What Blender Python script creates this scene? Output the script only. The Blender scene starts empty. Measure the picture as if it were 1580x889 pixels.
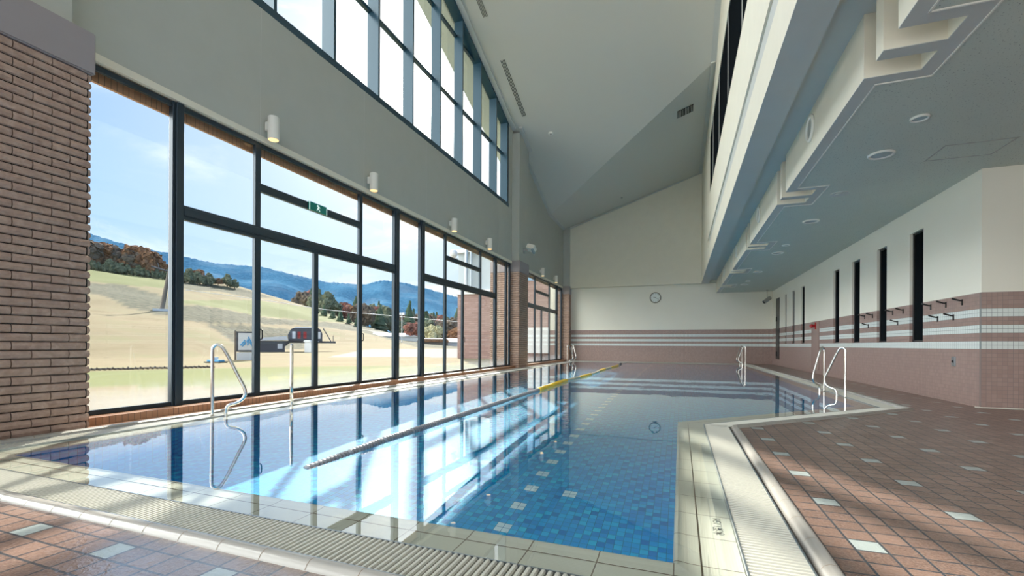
import bpy, bmesh, math, random
from mathutils import Vector, Matrix, noise as mnoise

# ------------------------------------------------------------------ camera, sky, sun, exposure
C = bpy.context.scene.collection
scene = bpy.context.scene
random.seed(7)
FOC, YAW, ROLL, HORIZ, H = 698.32, 0.356007, 0.00512922, 531.656, 0.85
cd = bpy.data.cameras.new('camera'); cam = bpy.data.objects.new('camera', cd); C.objects.link(cam)
cd.sensor_fit = 'HORIZONTAL'; cd.sensor_width = 36.0; cd.lens = FOC / 1580 * 36.0
cd.shift_x = 0.0; cd.shift_y = (HORIZ - 444.5) / 1580
cd.clip_start = 0.02; cd.clip_end = 6000
_r = Vector((math.cos(YAW), math.sin(YAW), 0)); _f = Vector((-math.sin(YAW), math.cos(YAW), 0)); _u = Vector((0, 0, 1))
r2 = _r * math.cos(ROLL) + _u * math.sin(ROLL); u2 = -_r * math.sin(ROLL) + _u * math.cos(ROLL)
M = Matrix((r2, u2, -_f)).transposed().to_4x4(); M.translation = (0, 0, H)
cam.matrix_world = M
scene.camera = cam
scene.view_settings.view_transform = 'Standard'
scene.view_settings.look = 'None'
scene.view_settings.exposure = .82
scene.view_settings.gamma = 1.0
scene.view_settings.use_curve_mapping = False
cy = scene.cycles
cy.max_bounces = 14; cy.diffuse_bounces = 6; cy.glossy_bounces = 6; cy.transmission_bounces = 8; cy.transparent_max_bounces = 24
cy.caustics_reflective = True; cy.caustics_refractive = True
cy.sample_clamp_indirect = 6.0; cy.sample_clamp_direct = 0.0; cy.blur_glossy = 0.6
cy.use_denoising = True; cy.use_adaptive_sampling = True; cy.adaptive_threshold = 0.02

SUN = Vector((-0.46188, 0.75396, 0.46713)).normalized()

def nn(nt, typ, **kw):
    n = nt.nodes.new(typ)
    for k, v in kw.items():
        if k.startswith('i_'):
            key = k[2:]
            key = int(key) if key.isdigit() else key
            n.inputs[key].default_value = v
        else:
            setattr(n, k, v)
    return n

class G:
    """tiny node-expression helper"""
    def __init__(s, nt): s.nt = nt
    def sock(s, dst, v):
        if isinstance(v, bpy.types.NodeSocket): s.nt.links.new(v, dst)
        elif v is not None: dst.default_value = v
    def m(s, op, a, b=None, c=None, clamp=False):
        n = s.nt.nodes.new('ShaderNodeMath'); n.operation = op; n.use_clamp = clamp
        s.sock(n.inputs[0], a)
        if b is not None: s.sock(n.inputs[1], b)
        if c is not None: s.sock(n.inputs[2], c)
        return n.outputs[0]
    def vm(s, op, a, b=None):
        n = s.nt.nodes.new('ShaderNodeVectorMath'); n.operation = op
        s.sock(n.inputs[0], a)
        if b is not None: s.sock(n.inputs[1], b)
        return n.outputs['Value'] if op in ('DOT_PRODUCT', 'LENGTH') else n.outputs[0]
    def mix(s, f, a, b):
        n = s.nt.nodes.new('ShaderNodeMix'); n.data_type = 'RGBA'
        s.sock(n.inputs[0], f)
        s.sock(n.inputs[6], a if not isinstance(a, tuple) else (*a[:3], 1)); s.sock(n.inputs[7], b if not isinstance(b, tuple) else (*b[:3], 1))
        return n.outputs[2]
    def noise(s, vec=None, scale=5, detail=3, rough=.5, dist=0):
        n = s.nt.nodes.new('ShaderNodeTexNoise'); n.inputs['Scale'].default_value = scale
        n.inputs['Detail'].default_value = detail; n.inputs['Roughness'].default_value = rough; n.inputs['Distortion'].default_value = dist
        if vec is not None: s.nt.links.new(vec, n.inputs['Vector'])
        return n.outputs['Fac']
    def ramp(s, f, pts):
        n = s.nt.nodes.new('ShaderNodeValToRGB'); s.nt.links.new(f, n.inputs[0])
        el = n.color_ramp.elements
        while len(el) < len(pts): el.new(0.5)
        for e, (p, c) in zip(el, pts):
            e.position = p; e.color = (*c[:3], 1) if isinstance(c, tuple) else (c, c, c, 1)
        return n.outputs[0]
    def smooth(s, v, a, b):
        n = s.nt.nodes.new('ShaderNodeMapRange'); n.interpolation_type = 'SMOOTHSTEP'
        s.sock(n.inputs[0], v); n.inputs[1].default_value = a; n.inputs[2].default_value = b
        return n.outputs[0]
    def comb(s, x, y, z):
        n = s.nt.nodes.new('ShaderNodeCombineXYZ')
        s.sock(n.inputs[0], x); s.sock(n.inputs[1], y); s.sock(n.inputs[2], z); return n.outputs[0]
    def sep(s, v):
        n = s.nt.nodes.new('ShaderNodeSeparateXYZ'); s.nt.links.new(v, n.inputs[0]); return n.outputs
    def pos(s):
        return s.nt.nodes.new('ShaderNodeNewGeometry').outputs['Position']
    def white(s, vec):
        n = s.nt.nodes.new('ShaderNodeTexWhiteNoise'); s.nt.links.new(vec, n.inputs[0]); return n.outputs[0]

# world: autumn sky, thin high cloud, bright aureole round the sun
SKY_GAIN = 1.0
w = bpy.data.worlds.new('sky'); scene.world = w; w.use_nodes = True
nt = w.node_tree; nt.nodes.clear(); g = G(nt)
dirv = nt.nodes.new('ShaderNodeTexCoord').outputs['Generated']
x_, y_, z_ = g.sep(dirv)
zc = g.m('MAXIMUM', z_, 0.0)
base = g.ramp(g.m('POWER', zc, 0.6), [(0.0, (.44, .59, .75)), (0.34, (.22, .42, .69)), (0.62, (.095, .27, .60)), (1.0, (.08, .22, .50))])
cl = g.vm('MULTIPLY', dirv, (1.2, 1.2, 5.0))
c1 = g.noise(cl, 1.6, 7, .62, .6)
c2 = g.smooth(c1, .47, .70)
sd = g.m('MAXIMUM', g.vm('DOT_PRODUCT', dirv, tuple(SUN)), 0.0)
near = g.m('POWER', sd, 6.0)
lowc = g.m('SUBTRACT', 1.0, g.smooth(zc, .0, .30))
cf = g.m('ADD', g.m('MULTIPLY', c2, g.m('ADD', .34, g.m('MULTIPLY', near, .8))), g.m('ADD', g.m('MULTIPLY', near, .78), g.m('MULTIPLY', lowc, .12)), clamp=True)
col = g.mix(cf, base, (.66, .71, .76))
glow = g.m('ADD', g.m('MULTIPLY', g.m('POWER', sd, 60.0), .7), g.m('MULTIPLY', g.m('POWER', sd, 700.0), 8.0))
disc = g.m('MULTIPLY', g.m('POWER', sd, 30000.0), 120.0)
tot = g.m('ADD', glow, disc)
gc = g.vm('SCALE', (1.0, .97, .90)); nt.nodes[-1].inputs['Scale'].default_value = 1
nt.links.new(tot, nt.nodes[-1].inputs['Scale'])
col = g.vm('ADD', col, gc)
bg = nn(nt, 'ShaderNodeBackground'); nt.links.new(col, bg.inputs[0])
bkm = g.smooth(g.vm('DOT_PRODUCT', dirv, (-.55, -.76, .34)), .30, .85)      # boost added to the unseen sky behind the camera to light the hall
bk2 = g.smooth(g.vm('DOT_PRODUCT', dirv, tuple(Vector((-.86, -.40, .34)).normalized())), .74, .96)  # second added boost, unseen sky to the left and behind
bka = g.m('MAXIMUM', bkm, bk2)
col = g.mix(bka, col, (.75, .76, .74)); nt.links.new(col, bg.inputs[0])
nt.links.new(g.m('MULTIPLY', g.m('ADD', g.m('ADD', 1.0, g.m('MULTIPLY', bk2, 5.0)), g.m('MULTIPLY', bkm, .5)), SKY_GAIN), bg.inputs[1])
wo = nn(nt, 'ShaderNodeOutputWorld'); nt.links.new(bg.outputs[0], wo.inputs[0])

sl = bpy.data.lights.new('sun', 'SUN'); so = bpy.data.objects.new('sun', sl); C.objects.link(so)
sl.energy = 7.2; sl.angle = math.radians(0.9); sl.color = (1.0, .93, .82)
sl.cycles.is_caustics_light = True
so.rotation_euler = SUN.to_track_quat('Z', 'Y').to_euler(); so.location = SUN * 60

# ------------------------------------------------------------------ materials
def mat(name, build=None, col=(.8, .8, .8), rough=.5, metal=0.0, spec=.5, bump=None, emit=None):
    m = bpy.data.materials.new(name); m.use_nodes = True
    nt = m.node_tree; b = nt.nodes['Principled BSDF']
    b.inputs['Base Color'].default_value = (*col, 1); b.inputs['Roughness'].default_value = rough
    b.inputs['Metallic'].default_value = metal; b.inputs['Specular IOR Level'].default_value = spec
    if emit:
        b.inputs['Emission Color'].default_value = (*emit[0], 1); b.inputs['Emission Strength'].default_value = emit[1]
    g = G(nt)
    if build: build(g, b)
    elif bump is None:
        v = g.noise(g.pos(), 3.0, 4, .6)
        nt.links.new(g.mix(v, tuple(c * .95 for c in col), tuple(min(1, c * 1.05) for c in col)), b.inputs['Base Color'])
    if bump:
        sc, st, dist = bump
        bn = nn(nt, 'ShaderNodeBump'); bn.inputs['Strength'].default_value = st; bn.inputs['Distance'].default_value = dist
        nt.links.new(g.noise(g.pos(), sc, 4, .6), bn.inputs['Height']); nt.links.new(bn.outputs[0], b.inputs['Normal'])
    return m

def bumpit(g, b, h, st=.5, dist=.003):
    bn = nn(g.nt, 'ShaderNodeBump'); bn.inputs['Strength'].default_value = st; bn.inputs['Distance'].default_value = dist
    g.nt.links.new(h, bn.inputs['Height']); g.nt.links.new(bn.outputs[0], b.inputs['Normal'])

def cells(g, a, pitch, off):
    t = g.m('DIVIDE', g.m('SUBTRACT', a, off), pitch)
    return g.m('FLOOR', t), g.m('FRACT', t)
def joint(g, fr, wd):
    return g.m('GREATER_THAN', g.m('ABSOLUTE', g.m('SUBTRACT', fr, .5)), .5 - wd)
def isz(g, n, k, ph):
    q = g.m('MODULO', g.m('ADD', g.m('SUBTRACT', n, float(ph)), 1000.0 * k), float(k))
    return g.m('LESS_THAN', g.m('ABSOLUTE', q), .25)

def deck_build(g, b):
    x, y, z = g.sep(g.pos()); p = .1167
    ix, fx = cells(g, x, p, .575); iy, fy = cells(g, y, p, 2.274)
    cellv = g.comb(ix, iy, 0.0); rn = g.white(cellv)
    white = g.m('MULTIPLY', isz(g, ix, 5, 1), isz(g, iy, 5, 0))
    n1 = g.noise(g.pos(), 90, 4, .7)
    c = g.ramp(rn, [(0, (.135, .08, .062)), (.5, (.185, .11, .084)), (1, (.245, .15, .115))])
    c = g.mix(g.smooth(n1, .35, .75), c, (.30, .205, .165))
    c = g.mix(white, c, (.38, .43, .42))
    j = g.m('MAXIMUM', joint(g, fx, .045), joint(g, fy, .045))
    c = g.mix(j, c, (.05, .055, .065))
    g.nt.links.new(c, b.inputs['Base Color'])
    ro = g.m('ADD', .22, g.m('MULTIPLY', n1, .2)); g.nt.links.new(ro, b.inputs['Roughness'])
    big = g.noise(g.pos(), 26, 3, .6, .8)
    wet = g.m('MULTIPLY', g.smooth(g.m('ADD', x, g.m('MULTIPLY', g.noise(g.pos(), 5, 3, .6), .9)), -2.3, -1.3), g.m('MULTIPLY', g.m('LESS_THAN', y, 1.33), g.m('LESS_THAN', x, .4)))
    g.nt.links.new(wet, b.inputs['Coat Weight']); b.inputs['Coat Roughness'].default_value = .16; b.inputs['Coat IOR'].default_value = 3.0
    hgt = g.m('SUBTRACT', g.m('ADD', g.m('MULTIPLY', big, 1.0), g.m('MULTIPLY', n1, .15)), g.m('MULTIPLY', j, 1.3))
    bumpit(g, b, hgt, .55, .006)
    g.nt.links.new(b.inputs['Normal'].links[0].from_socket, b.inputs['Coat Normal'])
M_DECK = mat('deck_tile', deck_build)

def walltile_build(axis, wall_off):
    def f(g, b):
        x, y, z = g.sep(g.pos()); a = x if axis == 'x' else y
        p = .0565
        ia, fa = cells(g, a, p, wall_off); iz, fz = cells(g, z, p, .818)
        rn = g.white(g.comb(ia, iz, 0.0))
        def band(lo, hi): return g.m('MULTIPLY', g.m('GREATER_THAN', z, lo), g.m('LESS_THAN', z, hi))
        wt = g.m('MAXIMUM', g.m('MAXIMUM', band(.818, .931), band(1.044, 1.157)), band(1.27, 1.383))
        low = g.m('LESS_THAN', z, 1.611)
        rose = g.ramp(rn, [(0, (.30, .205, .185)), (1, (.345, .24, .215))])
        c = g.mix(wt, rose, (.66, .71, .70))
        j = g.m('MAXIMUM', joint(g, fa, .04), joint(g, fz, .04))
        c = g.mix(j, c, g.mix(wt, (.22, .17, .16), (.20, .24, .25)))
        up = g.mix(g.noise(g.pos(), 1.2, 3), (.74, .72, .63), (.78, .76, .68))
        c = g.mix(low, up, c)
        g.nt.links.new(c, b.inputs['Base Color'])
        g.nt.links.new(g.mix(low, (.85,) * 3, (.32,) * 3), b.inputs['Roughness'])
        bumpit(g, b, g.m('MULTIPLY', g.m('MULTIPLY', j, low), -1.0), .4, .002)
    return f
M_WALLX = mat('wall_tiled_along_x', walltile_build('x', 3.93))
M_WALLY = mat('wall_tiled_along_y', walltile_build('y', 8.23))
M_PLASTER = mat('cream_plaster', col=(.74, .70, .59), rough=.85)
M_PLASTER_L = mat('backlit_grey_plaster', col=(.45, .46, .42), rough=.85)  # backlit shade of the left wall put into a darker, greyer plaster
def acoustic(g, b):
    n = g.noise(g.pos(), 60, 2, .5); m_ = g.noise(g.pos(), 2.5, 3)
    c = g.mix(m_, (.55, .585, .52), (.59, .62, .55))
    c = g.mix(g.smooth(n, .64, .70), c, (.24, .26, .24))
    g.nt.links.new(c, b.inputs['Base Color']); b.inputs['Roughness'].default_value = .9
M_ACOUST = mat('speckled_ceiling_board', acoustic)
M_TRIM = mat('blue_grey_trim', col=(.54, .545, .52), rough=.6)
M_CEIL = mat('high_ceiling_cloth', col=(.62, .60, .54), rough=.9, bump=(160, .15, .002))
M_CAP = mat('mauve_stone_cap', col=(.31, .275, .285), rough=.7)
def brick_build(g, b):
    n = g.noise(g.pos(), 14, 5, .65, .6); n2 = g.noise(g.pos(), 3.2, 2)
    c = g.ramp(n, [(.25, (.28, .18, .145)), (.5, (.39, .265, .21)), (.8, (.53, .39, .315))])
    c = g.mix(g.m('MULTIPLY', n2, .35), c, (.42, .30, .25))
    g.nt.links.new(c, b.inputs['Base Color']); b.inputs['Roughness'].default_value = .8
    bumpit(g, b, n, .5, .006)
M_BRICK = mat('split_face_brick', brick_build)
M_MORTAR = mat('dark_mortar', col=(.035, .028, .026), rough=.95)
def brickflat(g, b):
    x, y, z = g.sep(g.pos())
    iz, fz = cells(g, z, .16, 0.0)
    off = g.m('MULTIPLY', g.m('MODULO', g.m('ADD', iz, 100.0), 2.0), .27)
    ia, fa = cells(g, g.m('ADD', g.m('ADD', x, y), off), .54, 0.0)
    c = g.ramp(g.white(g.comb(ia, iz, 0.0)), [(0, (.30, .19, .17)), (1, (.40, .27, .245))])
    j = g.m('MAXIMUM', joint(g, fa, .02), joint(g, fz, .07))
    g.nt.links.new(g.mix(j, c, (.22, .15, .14)), b.inputs['Base Color']); b.inputs['Roughness'].default_value = .85
M_BRICKF = mat('annex_brick', brickflat)
M_FRAME = mat('dark_blue_aluminium', col=(.028, .045, .062), rough=.35, metal=.35)
M_FRAMEC = mat('steel_blue_clerestory_frame', col=(.022, .065, .10), rough=.3, metal=.2)
def cream_ledge(axis):
    def f(g, b):
        x, y, z = g.sep(g.pos())
        along, across = (x, y) if axis == 'x' else (y, x)
        ia, fa = cells(g, along, .289, 1.925 if axis == 'y' else -.02)
        rib = g.m('SINE', g.m('MULTIPLY', across, 6.2832 / .0115))
        c = g.mix(g.white(g.comb(ia, 0.0, 0.0)), (.76, .735, .60), (.80, .775, .65))
        c = g.mix(joint(g, fa, .010), c, (.25, .19, .12))
        g.nt.links.new(c, b.inputs['Base Color']); b.inputs['Roughness'].default_value = .28
        bumpit(g, b, rib, .18, .001)
    return f
M_LEDGEX = mat('cream_ledge_tile_x', cream_ledge('x')); M_LEDGEY = mat('cream_ledge_tile_y', cream_ledge('y'))
M_LEDGED = mat('cream_ledge_tile_plain', col=(.78, .755, .63), rough=.3)
M_JOINT = mat('brown_joint', col=(.20, .13, .07), rough=.8)
M_GRATE = mat('white_grating', col=(.56, .55, .49), rough=.35)
M_GDARK = mat('dark_gutter_channel', col=(.10, .12, .14), rough=.4)  # dark channel colour below the grating bars
M_COPING = mat('grey_cream_coping', col=(.43, .41, .38), rough=.22)
M_STEEL = mat('stainless_steel', col=(.72, .70, .67), rough=.12, metal=1.0)
M_STEELD = mat('brushed_metal_strip', col=(.45, .50, .54), rough=.3, metal=.9)

def pool_build(axis):
    def f(g, b):
        x, y, z = g.sep(g.pos()); p = .05833
        if axis == 'floor': a, c_ = x, y
        elif axis == 'x': a, c_ = x, z
        else: a, c_ = y, z
        oa = -1.2470; oc = 3.8780
        ia, fa = cells(g, a, p, oa); ic, fc = cells(g, c_, p, oc)
        rn = g.white(g.comb(ia, ic, 0.0))
        pat = g.m('MODULO', g.m('ADD', g.m('ADD', ia, g.m('MULTIPLY', ic, 2.0)), 3000.0), 3.0)
        v = g.m('ADD', g.m('MULTIPLY', rn, .55), g.m('MULTIPLY', pat, .225), clamp=True)
        c = g.ramp(v, [(0, (.002, .22, .62)), (.35, (.004, .38, .84)), (.65, (.006, .52, .92)), (1, (.02, .70, .94))])
        if axis == 'floor':
            mk = g.m('MULTIPLY', g.m('LESS_THAN', g.m('ABSOLUTE', g.m('SUBTRACT', a, oa)), p),
                     g.m('LESS_THAN', g.m('MODULO', g.m('ADD', ic, 601.0), 6.0), 1.5))
            mk1 = g.m('MULTIPLY', g.m('LESS_THAN', g.m('ABSOLUTE', g.m('SUBTRACT', a, oa + 6 * p)), p), g.m('LESS_THAN', g.m('ABSOLUTE', g.m('SUBTRACT', c_, oc)), p))
            c = g.mix(g.m('MAXIMUM', mk, mk1), c, (.85, 1.0, 1.0))
        j = g.m('MAXIMUM', joint(g, fa, .035), joint(g, fc, .035))
        c = g.mix(j, c, (.004, .24, .42))
        g.nt.links.new(c, b.inputs['Base Color']); b.inputs['Roughness'].default_value = .4
    return f
M_PFLOOR = mat('pool_mosaic_floor', pool_build('floor')); M_PWX = mat('pool_mosaic_x', pool_build('x')); M_PWY = mat('pool_mosaic_y', pool_build('y'))

def water_mat():
    m = bpy.data.materials.new('pool_water'); m.use_nodes = True; nt = m.node_tree; nt.nodes.clear(); g = G(nt)
    x, y, z = g.sep(g.pos())
    n1 = g.noise(g.comb(x, g.m('MULTIPLY', y, 1.0), 0.0), 2.2, 2, .5, .3)
    n2 = g.noise(g.pos(), 9.0, 2, .5)
    h = g.m('ADD', n1, g.m('MULTIPLY', n2, .12))
    bn = nn(nt, 'ShaderNodeBump'); bn.inputs['Strength'].default_value = .05; bn.inputs['Distance'].default_value = .012
    nt.links.new(h, bn.inputs['Height'])
    rf = nn(nt, 'ShaderNodeBsdfRefraction'); rf.inputs['Color'].default_value = (.96, .995, 1.0, 1); rf.inputs['Roughness'].default_value = 0.0; rf.inputs['IOR'].default_value = 1.333
    gl = nn(nt, 'ShaderNodeBsdfGlossy'); gl.inputs['Roughness'].default_value = 0.0; gl.inputs['Color'].default_value = (1, 1, 1, 1)
    nt.links.new(bn.outputs[0], rf.inputs['Normal']); nt.links.new(bn.outputs[0], gl.inputs['Normal'])
    ge = nn(nt, 'ShaderNodeNewGeometry')
    cs = g.m('ABSOLUTE', g.vm('DOT_PRODUCT', ge.outputs['Incoming'], ge.outputs['Normal']))
    fr = g.m('ADD', .02, g.m('MULTIPLY', .98, g.m('POWER', g.m('SUBTRACT', 1.0, cs, clamp=True), 2.8)))
    fr = g.m('MULTIPLY', fr, g.m('SUBTRACT', 1.0, ge.outputs['Backfacing']))
    mx = nn(nt, 'ShaderNodeMixShader'); nt.links.new(fr, mx.inputs[0]); nt.links.new(rf.outputs[0], mx.inputs[1]); nt.links.new(gl.outputs[0], mx.inputs[2])
    o = nn(nt, 'ShaderNodeOutputMaterial'); nt.links.new(mx.outputs[0], o.inputs[0])
    return m
M_WATER = water_mat()

def glass_mat(name, haze=0.0, tint=(.97, .985, .98), refl=.9):
    m = bpy.data.materials.new(name); m.use_nodes = True; nt = m.node_tree; nt.nodes.clear(); g = G(nt)
    t = nn(nt, 'ShaderNodeBsdfTransparent'); t.inputs[0].default_value = (*tint, 1)
    gl = nn(nt, 'ShaderNodeBsdfGlossy'); gl.inputs['Roughness'].default_value = .0
    ge = nn(nt, 'ShaderNodeNewGeometry')
    cs = g.m('ABSOLUTE', g.vm('DOT_PRODUCT', ge.outputs['Incoming'], ge.outputs['Normal']))
    fr = g.m('ADD', .04, g.m('MULTIPLY', .96, g.m('POWER', g.m('SUBTRACT', 1.0, cs, clamp=True), 5.0)))
    mx = nn(nt, 'ShaderNodeMixShader'); nt.links.new(g.m('MULTIPLY', fr, refl), mx.inputs[0])
    nt.links.new(t.outputs[0], mx.inputs[1]); nt.links.new(gl.outputs[0], mx.inputs[2]); out = mx
    if haze:
        x, y, z = g.sep(g.pos())
        st = g.noise(g.comb(g.m('MULTIPLY', y, 22.0), g.m('MULTIPLY', z, 2.0), 0.0), 1.0, 4, .65)
        edge = g.m('ADD', z, g.m('MULTIPLY', g.m('SUBTRACT', st, .5), .22))
        f = g.m('SUBTRACT', 1.0, g.smooth(edge, .14, .44))
        sp = g.smooth(g.noise(g.pos(), 70, 2, .5), .70, .78)
        f = g.m('ADD', g.m('MULTIPLY', f, haze), g.m('MULTIPLY', sp, .05))
        d = nn(nt, 'ShaderNodeBsdfTranslucent'); d.inputs[0].default_value = (.46, .49, .52, 1)
        d2 = nn(nt, 'ShaderNodeBsdfDiffuse'); d2.inputs[0].default_value = (.60, .64, .67, 1)
        dd = nn(nt, 'ShaderNodeMixShader'); dd.inputs[0].default_value = .4; nt.links.new(d.outputs[0], dd.inputs[1]); nt.links.new(d2.outputs[0], dd.inputs[2])
        m2 = nn(nt, 'ShaderNodeMixShader'); nt.links.new(f, m2.inputs[0]); nt.links.new(mx.outputs[0], m2.inputs[1]); nt.links.new(dd.outputs[0], m2.inputs[2]); out = m2
    o = nn(nt, 'ShaderNodeOutputMaterial'); nt.links.new(out.outputs[0], o.inputs[0])
    return m
M_GLASS = glass_mat('clear_glass_misted_low', haze=.30); M_GLASSC = glass_mat('clerestory_glass')
M_DARKGLASS = mat('dark_window_glass', col=(.008, .010, .012), rough=.25, spec=0.0)
M_BLACK = mat('black_metal', col=(.015, .015, .017), rough=.35)
M_WHITE = mat('white_enamel', col=(.78, .76, .70), rough=.35)
M_GREYP = mat('grey_plastic', col=(.35, .35, .33), rough=.4)
M_RED = mat('red_plastic', col=(.35, .01, .015), rough=.3)
M_GREEN = mat('green_sign', col=(.0, .16, .13), rough=.35, emit=((.0, .25, .18), .05))
M_SIGNW = mat('sign_white', col=(.8, .9, .85), rough=.4, emit=((.8, .95, .9), .4))
M_LAMP = mat('warm_lamp_lens', col=(.9, .7, .4), rough=.5, emit=((1.0, .60, .22), .95))
M_LENS = mat('frosted_downlight_lens', col=(.33, .42, .45), rough=.25)
M_RIM = mat('white_downlight_rim', col=(.78, .78, .73), rough=.4)
M_FLOATG = mat('grey_lane_float', col=(.25, .26, .29), rough=.35)
M_FLOATY = mat('yellow_lane_float', col=(.95, .62, .02), rough=.35)
M_FLOATW = mat('ivory_lane_float', col=(.66, .60, .46), rough=.4)
M_FLOATK = mat('black_lane_float', col=(.02, .03, .05), rough=.4)
def curb_build(g, b):
    x, y, z = g.sep(g.pos()); iy, fy = cells(g, y, .0583, 0.0)
    c = g.mix(g.white(g.comb(iy, 0.0, 0.0)), (.44, .23, .13), (.50, .27, .16))
    c = g.mix(joint(g, fy, .045), c, (.12, .08, .06))
    g.nt.links.new(c, b.inputs['Base Color']); b.inputs['Roughness'].default_value = .45
M_CURB = mat('orange_brown_curb_tile', curb_build)

# ------------------------------------------------------------------ mesh helpers
def box(bm, x0, x1, y0, y1, z0, z1):
    vs = [bm.verts.new(p) for p in [(x0, y0, z0), (x1, y0, z0), (x1, y1, z0), (x0, y1, z0), (x0, y0, z1), (x1, y0, z1), (x1, y1, z1), (x0, y1, z1)]]
    for f in [(0, 3, 2, 1), (4, 5, 6, 7), (0, 1, 5, 4), (1, 2, 6, 5), (2, 3, 7, 6), (3, 0, 4, 7)]:
        bm.faces.new([vs[i] for i in f])
def prism(bm, pts, a, b, axis='y'):
    """extrude a 2-D outline along an axis; pts are (x,z) for y, (y,z) for x, (x,y) for z"""
    def P(p, t):
        return {'y': (p[0], t, p[1]), 'x': (t, p[0], p[1]), 'z': (p[0], p[1], t)}[axis]
    A = [bm.verts.new(P(p, a)) for p in pts]; B = [bm.verts.new(P(p, b)) for p in pts]
    n = len(pts)
    bm.faces.new(A); bm.faces.new(B[::-1])
    for i in range(n): bm.faces.new([A[i], B[i], B[(i + 1) % n], A[(i + 1) % n]])
def quad(bm, *ps): bm.faces.new([bm.verts.new(p) for p in ps])
def cyl(bm, c, r, h, axis='z', seg=24, r2_=None):
    r2_ = r if r2_ is None else r2_
    mt = {'z': Matrix(), 'x': Matrix.Rotation(math.pi / 2, 4, 'Y'), 'y': Matrix.Rotation(-math.pi / 2, 4, 'X')}[axis]
    bmesh.ops.create_cone(bm, cap_ends=True, segments=seg, radius1=r, radius2=r2_, depth=h, matrix=Matrix.Translation(c) @ mt)
def tube(bm, pts, r, seg=10, cap=True):
    pts = [Vector(p) for p in pts]; rings = []
    up = None
    for i, p in enumerate(pts):
        t = (pts[min(i + 1, len(pts) - 1)] - pts[max(i - 1, 0)]).normalized()
        if up is None: up = t.orthogonal().normalized()
        up = (up - t * up.dot(t)).normalized(); s = t.cross(up)
        rr = r[i] if isinstance(r, (list, tuple)) else r
        rings.append([bm.verts.new(p + (up * math.cos(a) + s * math.sin(a)) * rr) for a in [2 * math.pi * k / seg for k in range(seg)]])
    for A, B in zip(rings, rings[1:]):
        for k in range(seg): bm.faces.new([A[k], A[(k + 1) % seg], B[(k + 1) % seg], B[k]])
    if cap: bm.faces.new(rings[0][::-1]); bm.faces.new(rings[-1])
def smoothcurve(pts, n=6):
    out = []; P = [Vector(p) for p in pts]; P = [P[0]] + P + [P[-1]]
    for i in range(1, len(P) - 2):
        for k in range(n):
            t = k / n; a, b, c, d = P[i - 1], P[i], P[i + 1], P[i + 2]
            out.append(.5 * ((2 * b) + (c - a) * t + (2 * a - 5 * b + 4 * c - d) * t * t + (3 * b - a - 3 * c + d) * t ** 3))
    out.append(P[-2]); return out
def lathe(bm, prof, c=(0, 0, 0), seg=20, axis='z'):
    rings = []
    for r, h in prof:
        ring = []
        for k in range(seg):
            a = 2 * math.pi * k / seg; u, v = r * math.cos(a), r * math.sin(a)
            p = {'z': (u, v, h), 'x': (h, u, v), 'y': (v, h, u)}[axis]
            ring.append(bm.verts.new(Vector(p) + Vector(c)))
        rings.append(ring)
    for A, B in zip(rings, rings[1:]):
        for k in range(seg): bm.faces.new([A[k], A[(k + 1) % seg], B[(k + 1) % seg], B[k]])
    bm.faces.new(rings[0][::-1]); bm.faces.new(rings[-1])

def obj(name, bm, m, parent=None, smooth=False, fix=True):
    me = bpy.data.meshes.new(name)
    if fix: bmesh.ops.recalc_face_normals(bm, faces=bm.faces[:])
    bm.to_mesh(me); bm.free()
    for k in (m if isinstance(m, (list, tuple)) else [m]): me.materials.append(k)
    if smooth:
        for p in me.polygons: p.use_smooth = True
    o = bpy.data.objects.new(name, me); C.objects.link(o)
    if parent: 
        o.parent = parent
        o.matrix_parent_inverse = Matrix.Translation(-parent.location) if smooth == 'w' else Matrix()
    return o
def tag(o, label, cat=None, group=None, kind=None):
    if label: o['label'] = label
    if cat: o['category'] = cat
    if group: o['group'] = group
    if kind: o['kind'] = kind
    return o
def empty(name, label=None, cat=None, loc=(0, 0, 0), rz=0, group=None, kind=None):
    o = bpy.data.objects.new(name, None); C.objects.link(o); o.location = loc; o.rotation_euler = (0, 0, rz)
    o.empty_display_size = .1
    return tag(o, label, cat, group, kind)
def dup(root, loc, rz=None, label=None):
    r = root.copy(); C.objects.link(r); r.location = loc
    if rz is not None: r.rotation_euler = (0, 0, rz)
    if label: r['label'] = label
    for ch in list(root.children):
        c = ch.copy(); C.objects.link(c); c.parent = r
        for gch in ch.children:
            d = gch.copy(); C.objects.link(d); d.parent = c
    return r
def struct(name, bm, m, label=None, parent=None, smooth=False):
    o = obj(name, bm, m, parent, smooth)
    if not parent: tag(o, label, None, None, 'structure')
    return o
NB = bmesh.new

# ------------------------------------------------------------------ pool rings
POOL = [(-4.78, 1.90), (-.01, 1.90), (-.01, 5.42), (2.354, 7.784), (2.354, 22.70), (-4.78, 22.70)]
def offset(poly, t):
    n = len(poly); out = []
    for i in range(n):
        p0, p1, p2 = Vector(poly[i - 1]), Vector(poly[i]), Vector(poly[(i + 1) % n])
        e1 = (p1 - p0).normalized(); e2 = (p2 - p1).normalized()
        n1 = Vector((e1.y, -e1.x)); n2 = Vector((e2.y, -e2.x))
        k = t / (1 + n1.dot(n2)); out.append(tuple(p1 + (n1 + n2) * k))
    return out
def ring_faces(bm, pa, za, pb, zb, sides=None):
    n = len(pa)
    for i in (sides if sides is not None else range(n)):
        j = (i + 1) % n
        quad(bm, (*pa[i], za), (*pa[j], za), (*pb[j], zb), (*pb[i], zb))
def sweep(bm, prof):
    """closed ring; prof = list of (offset, z)"""
    rings = [[bm.verts.new((*p, z)) for p in offset(POOL, t)] for t, z in prof]
    n = len(POOL)
    for A, B in zip(rings, rings[1:]):
        for i in range(n): bm.faces.new([A[i], A[(i + 1) % n], B[(i + 1) % n], B[i]])

ZW, ZB = -.010, -1.34
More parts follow.
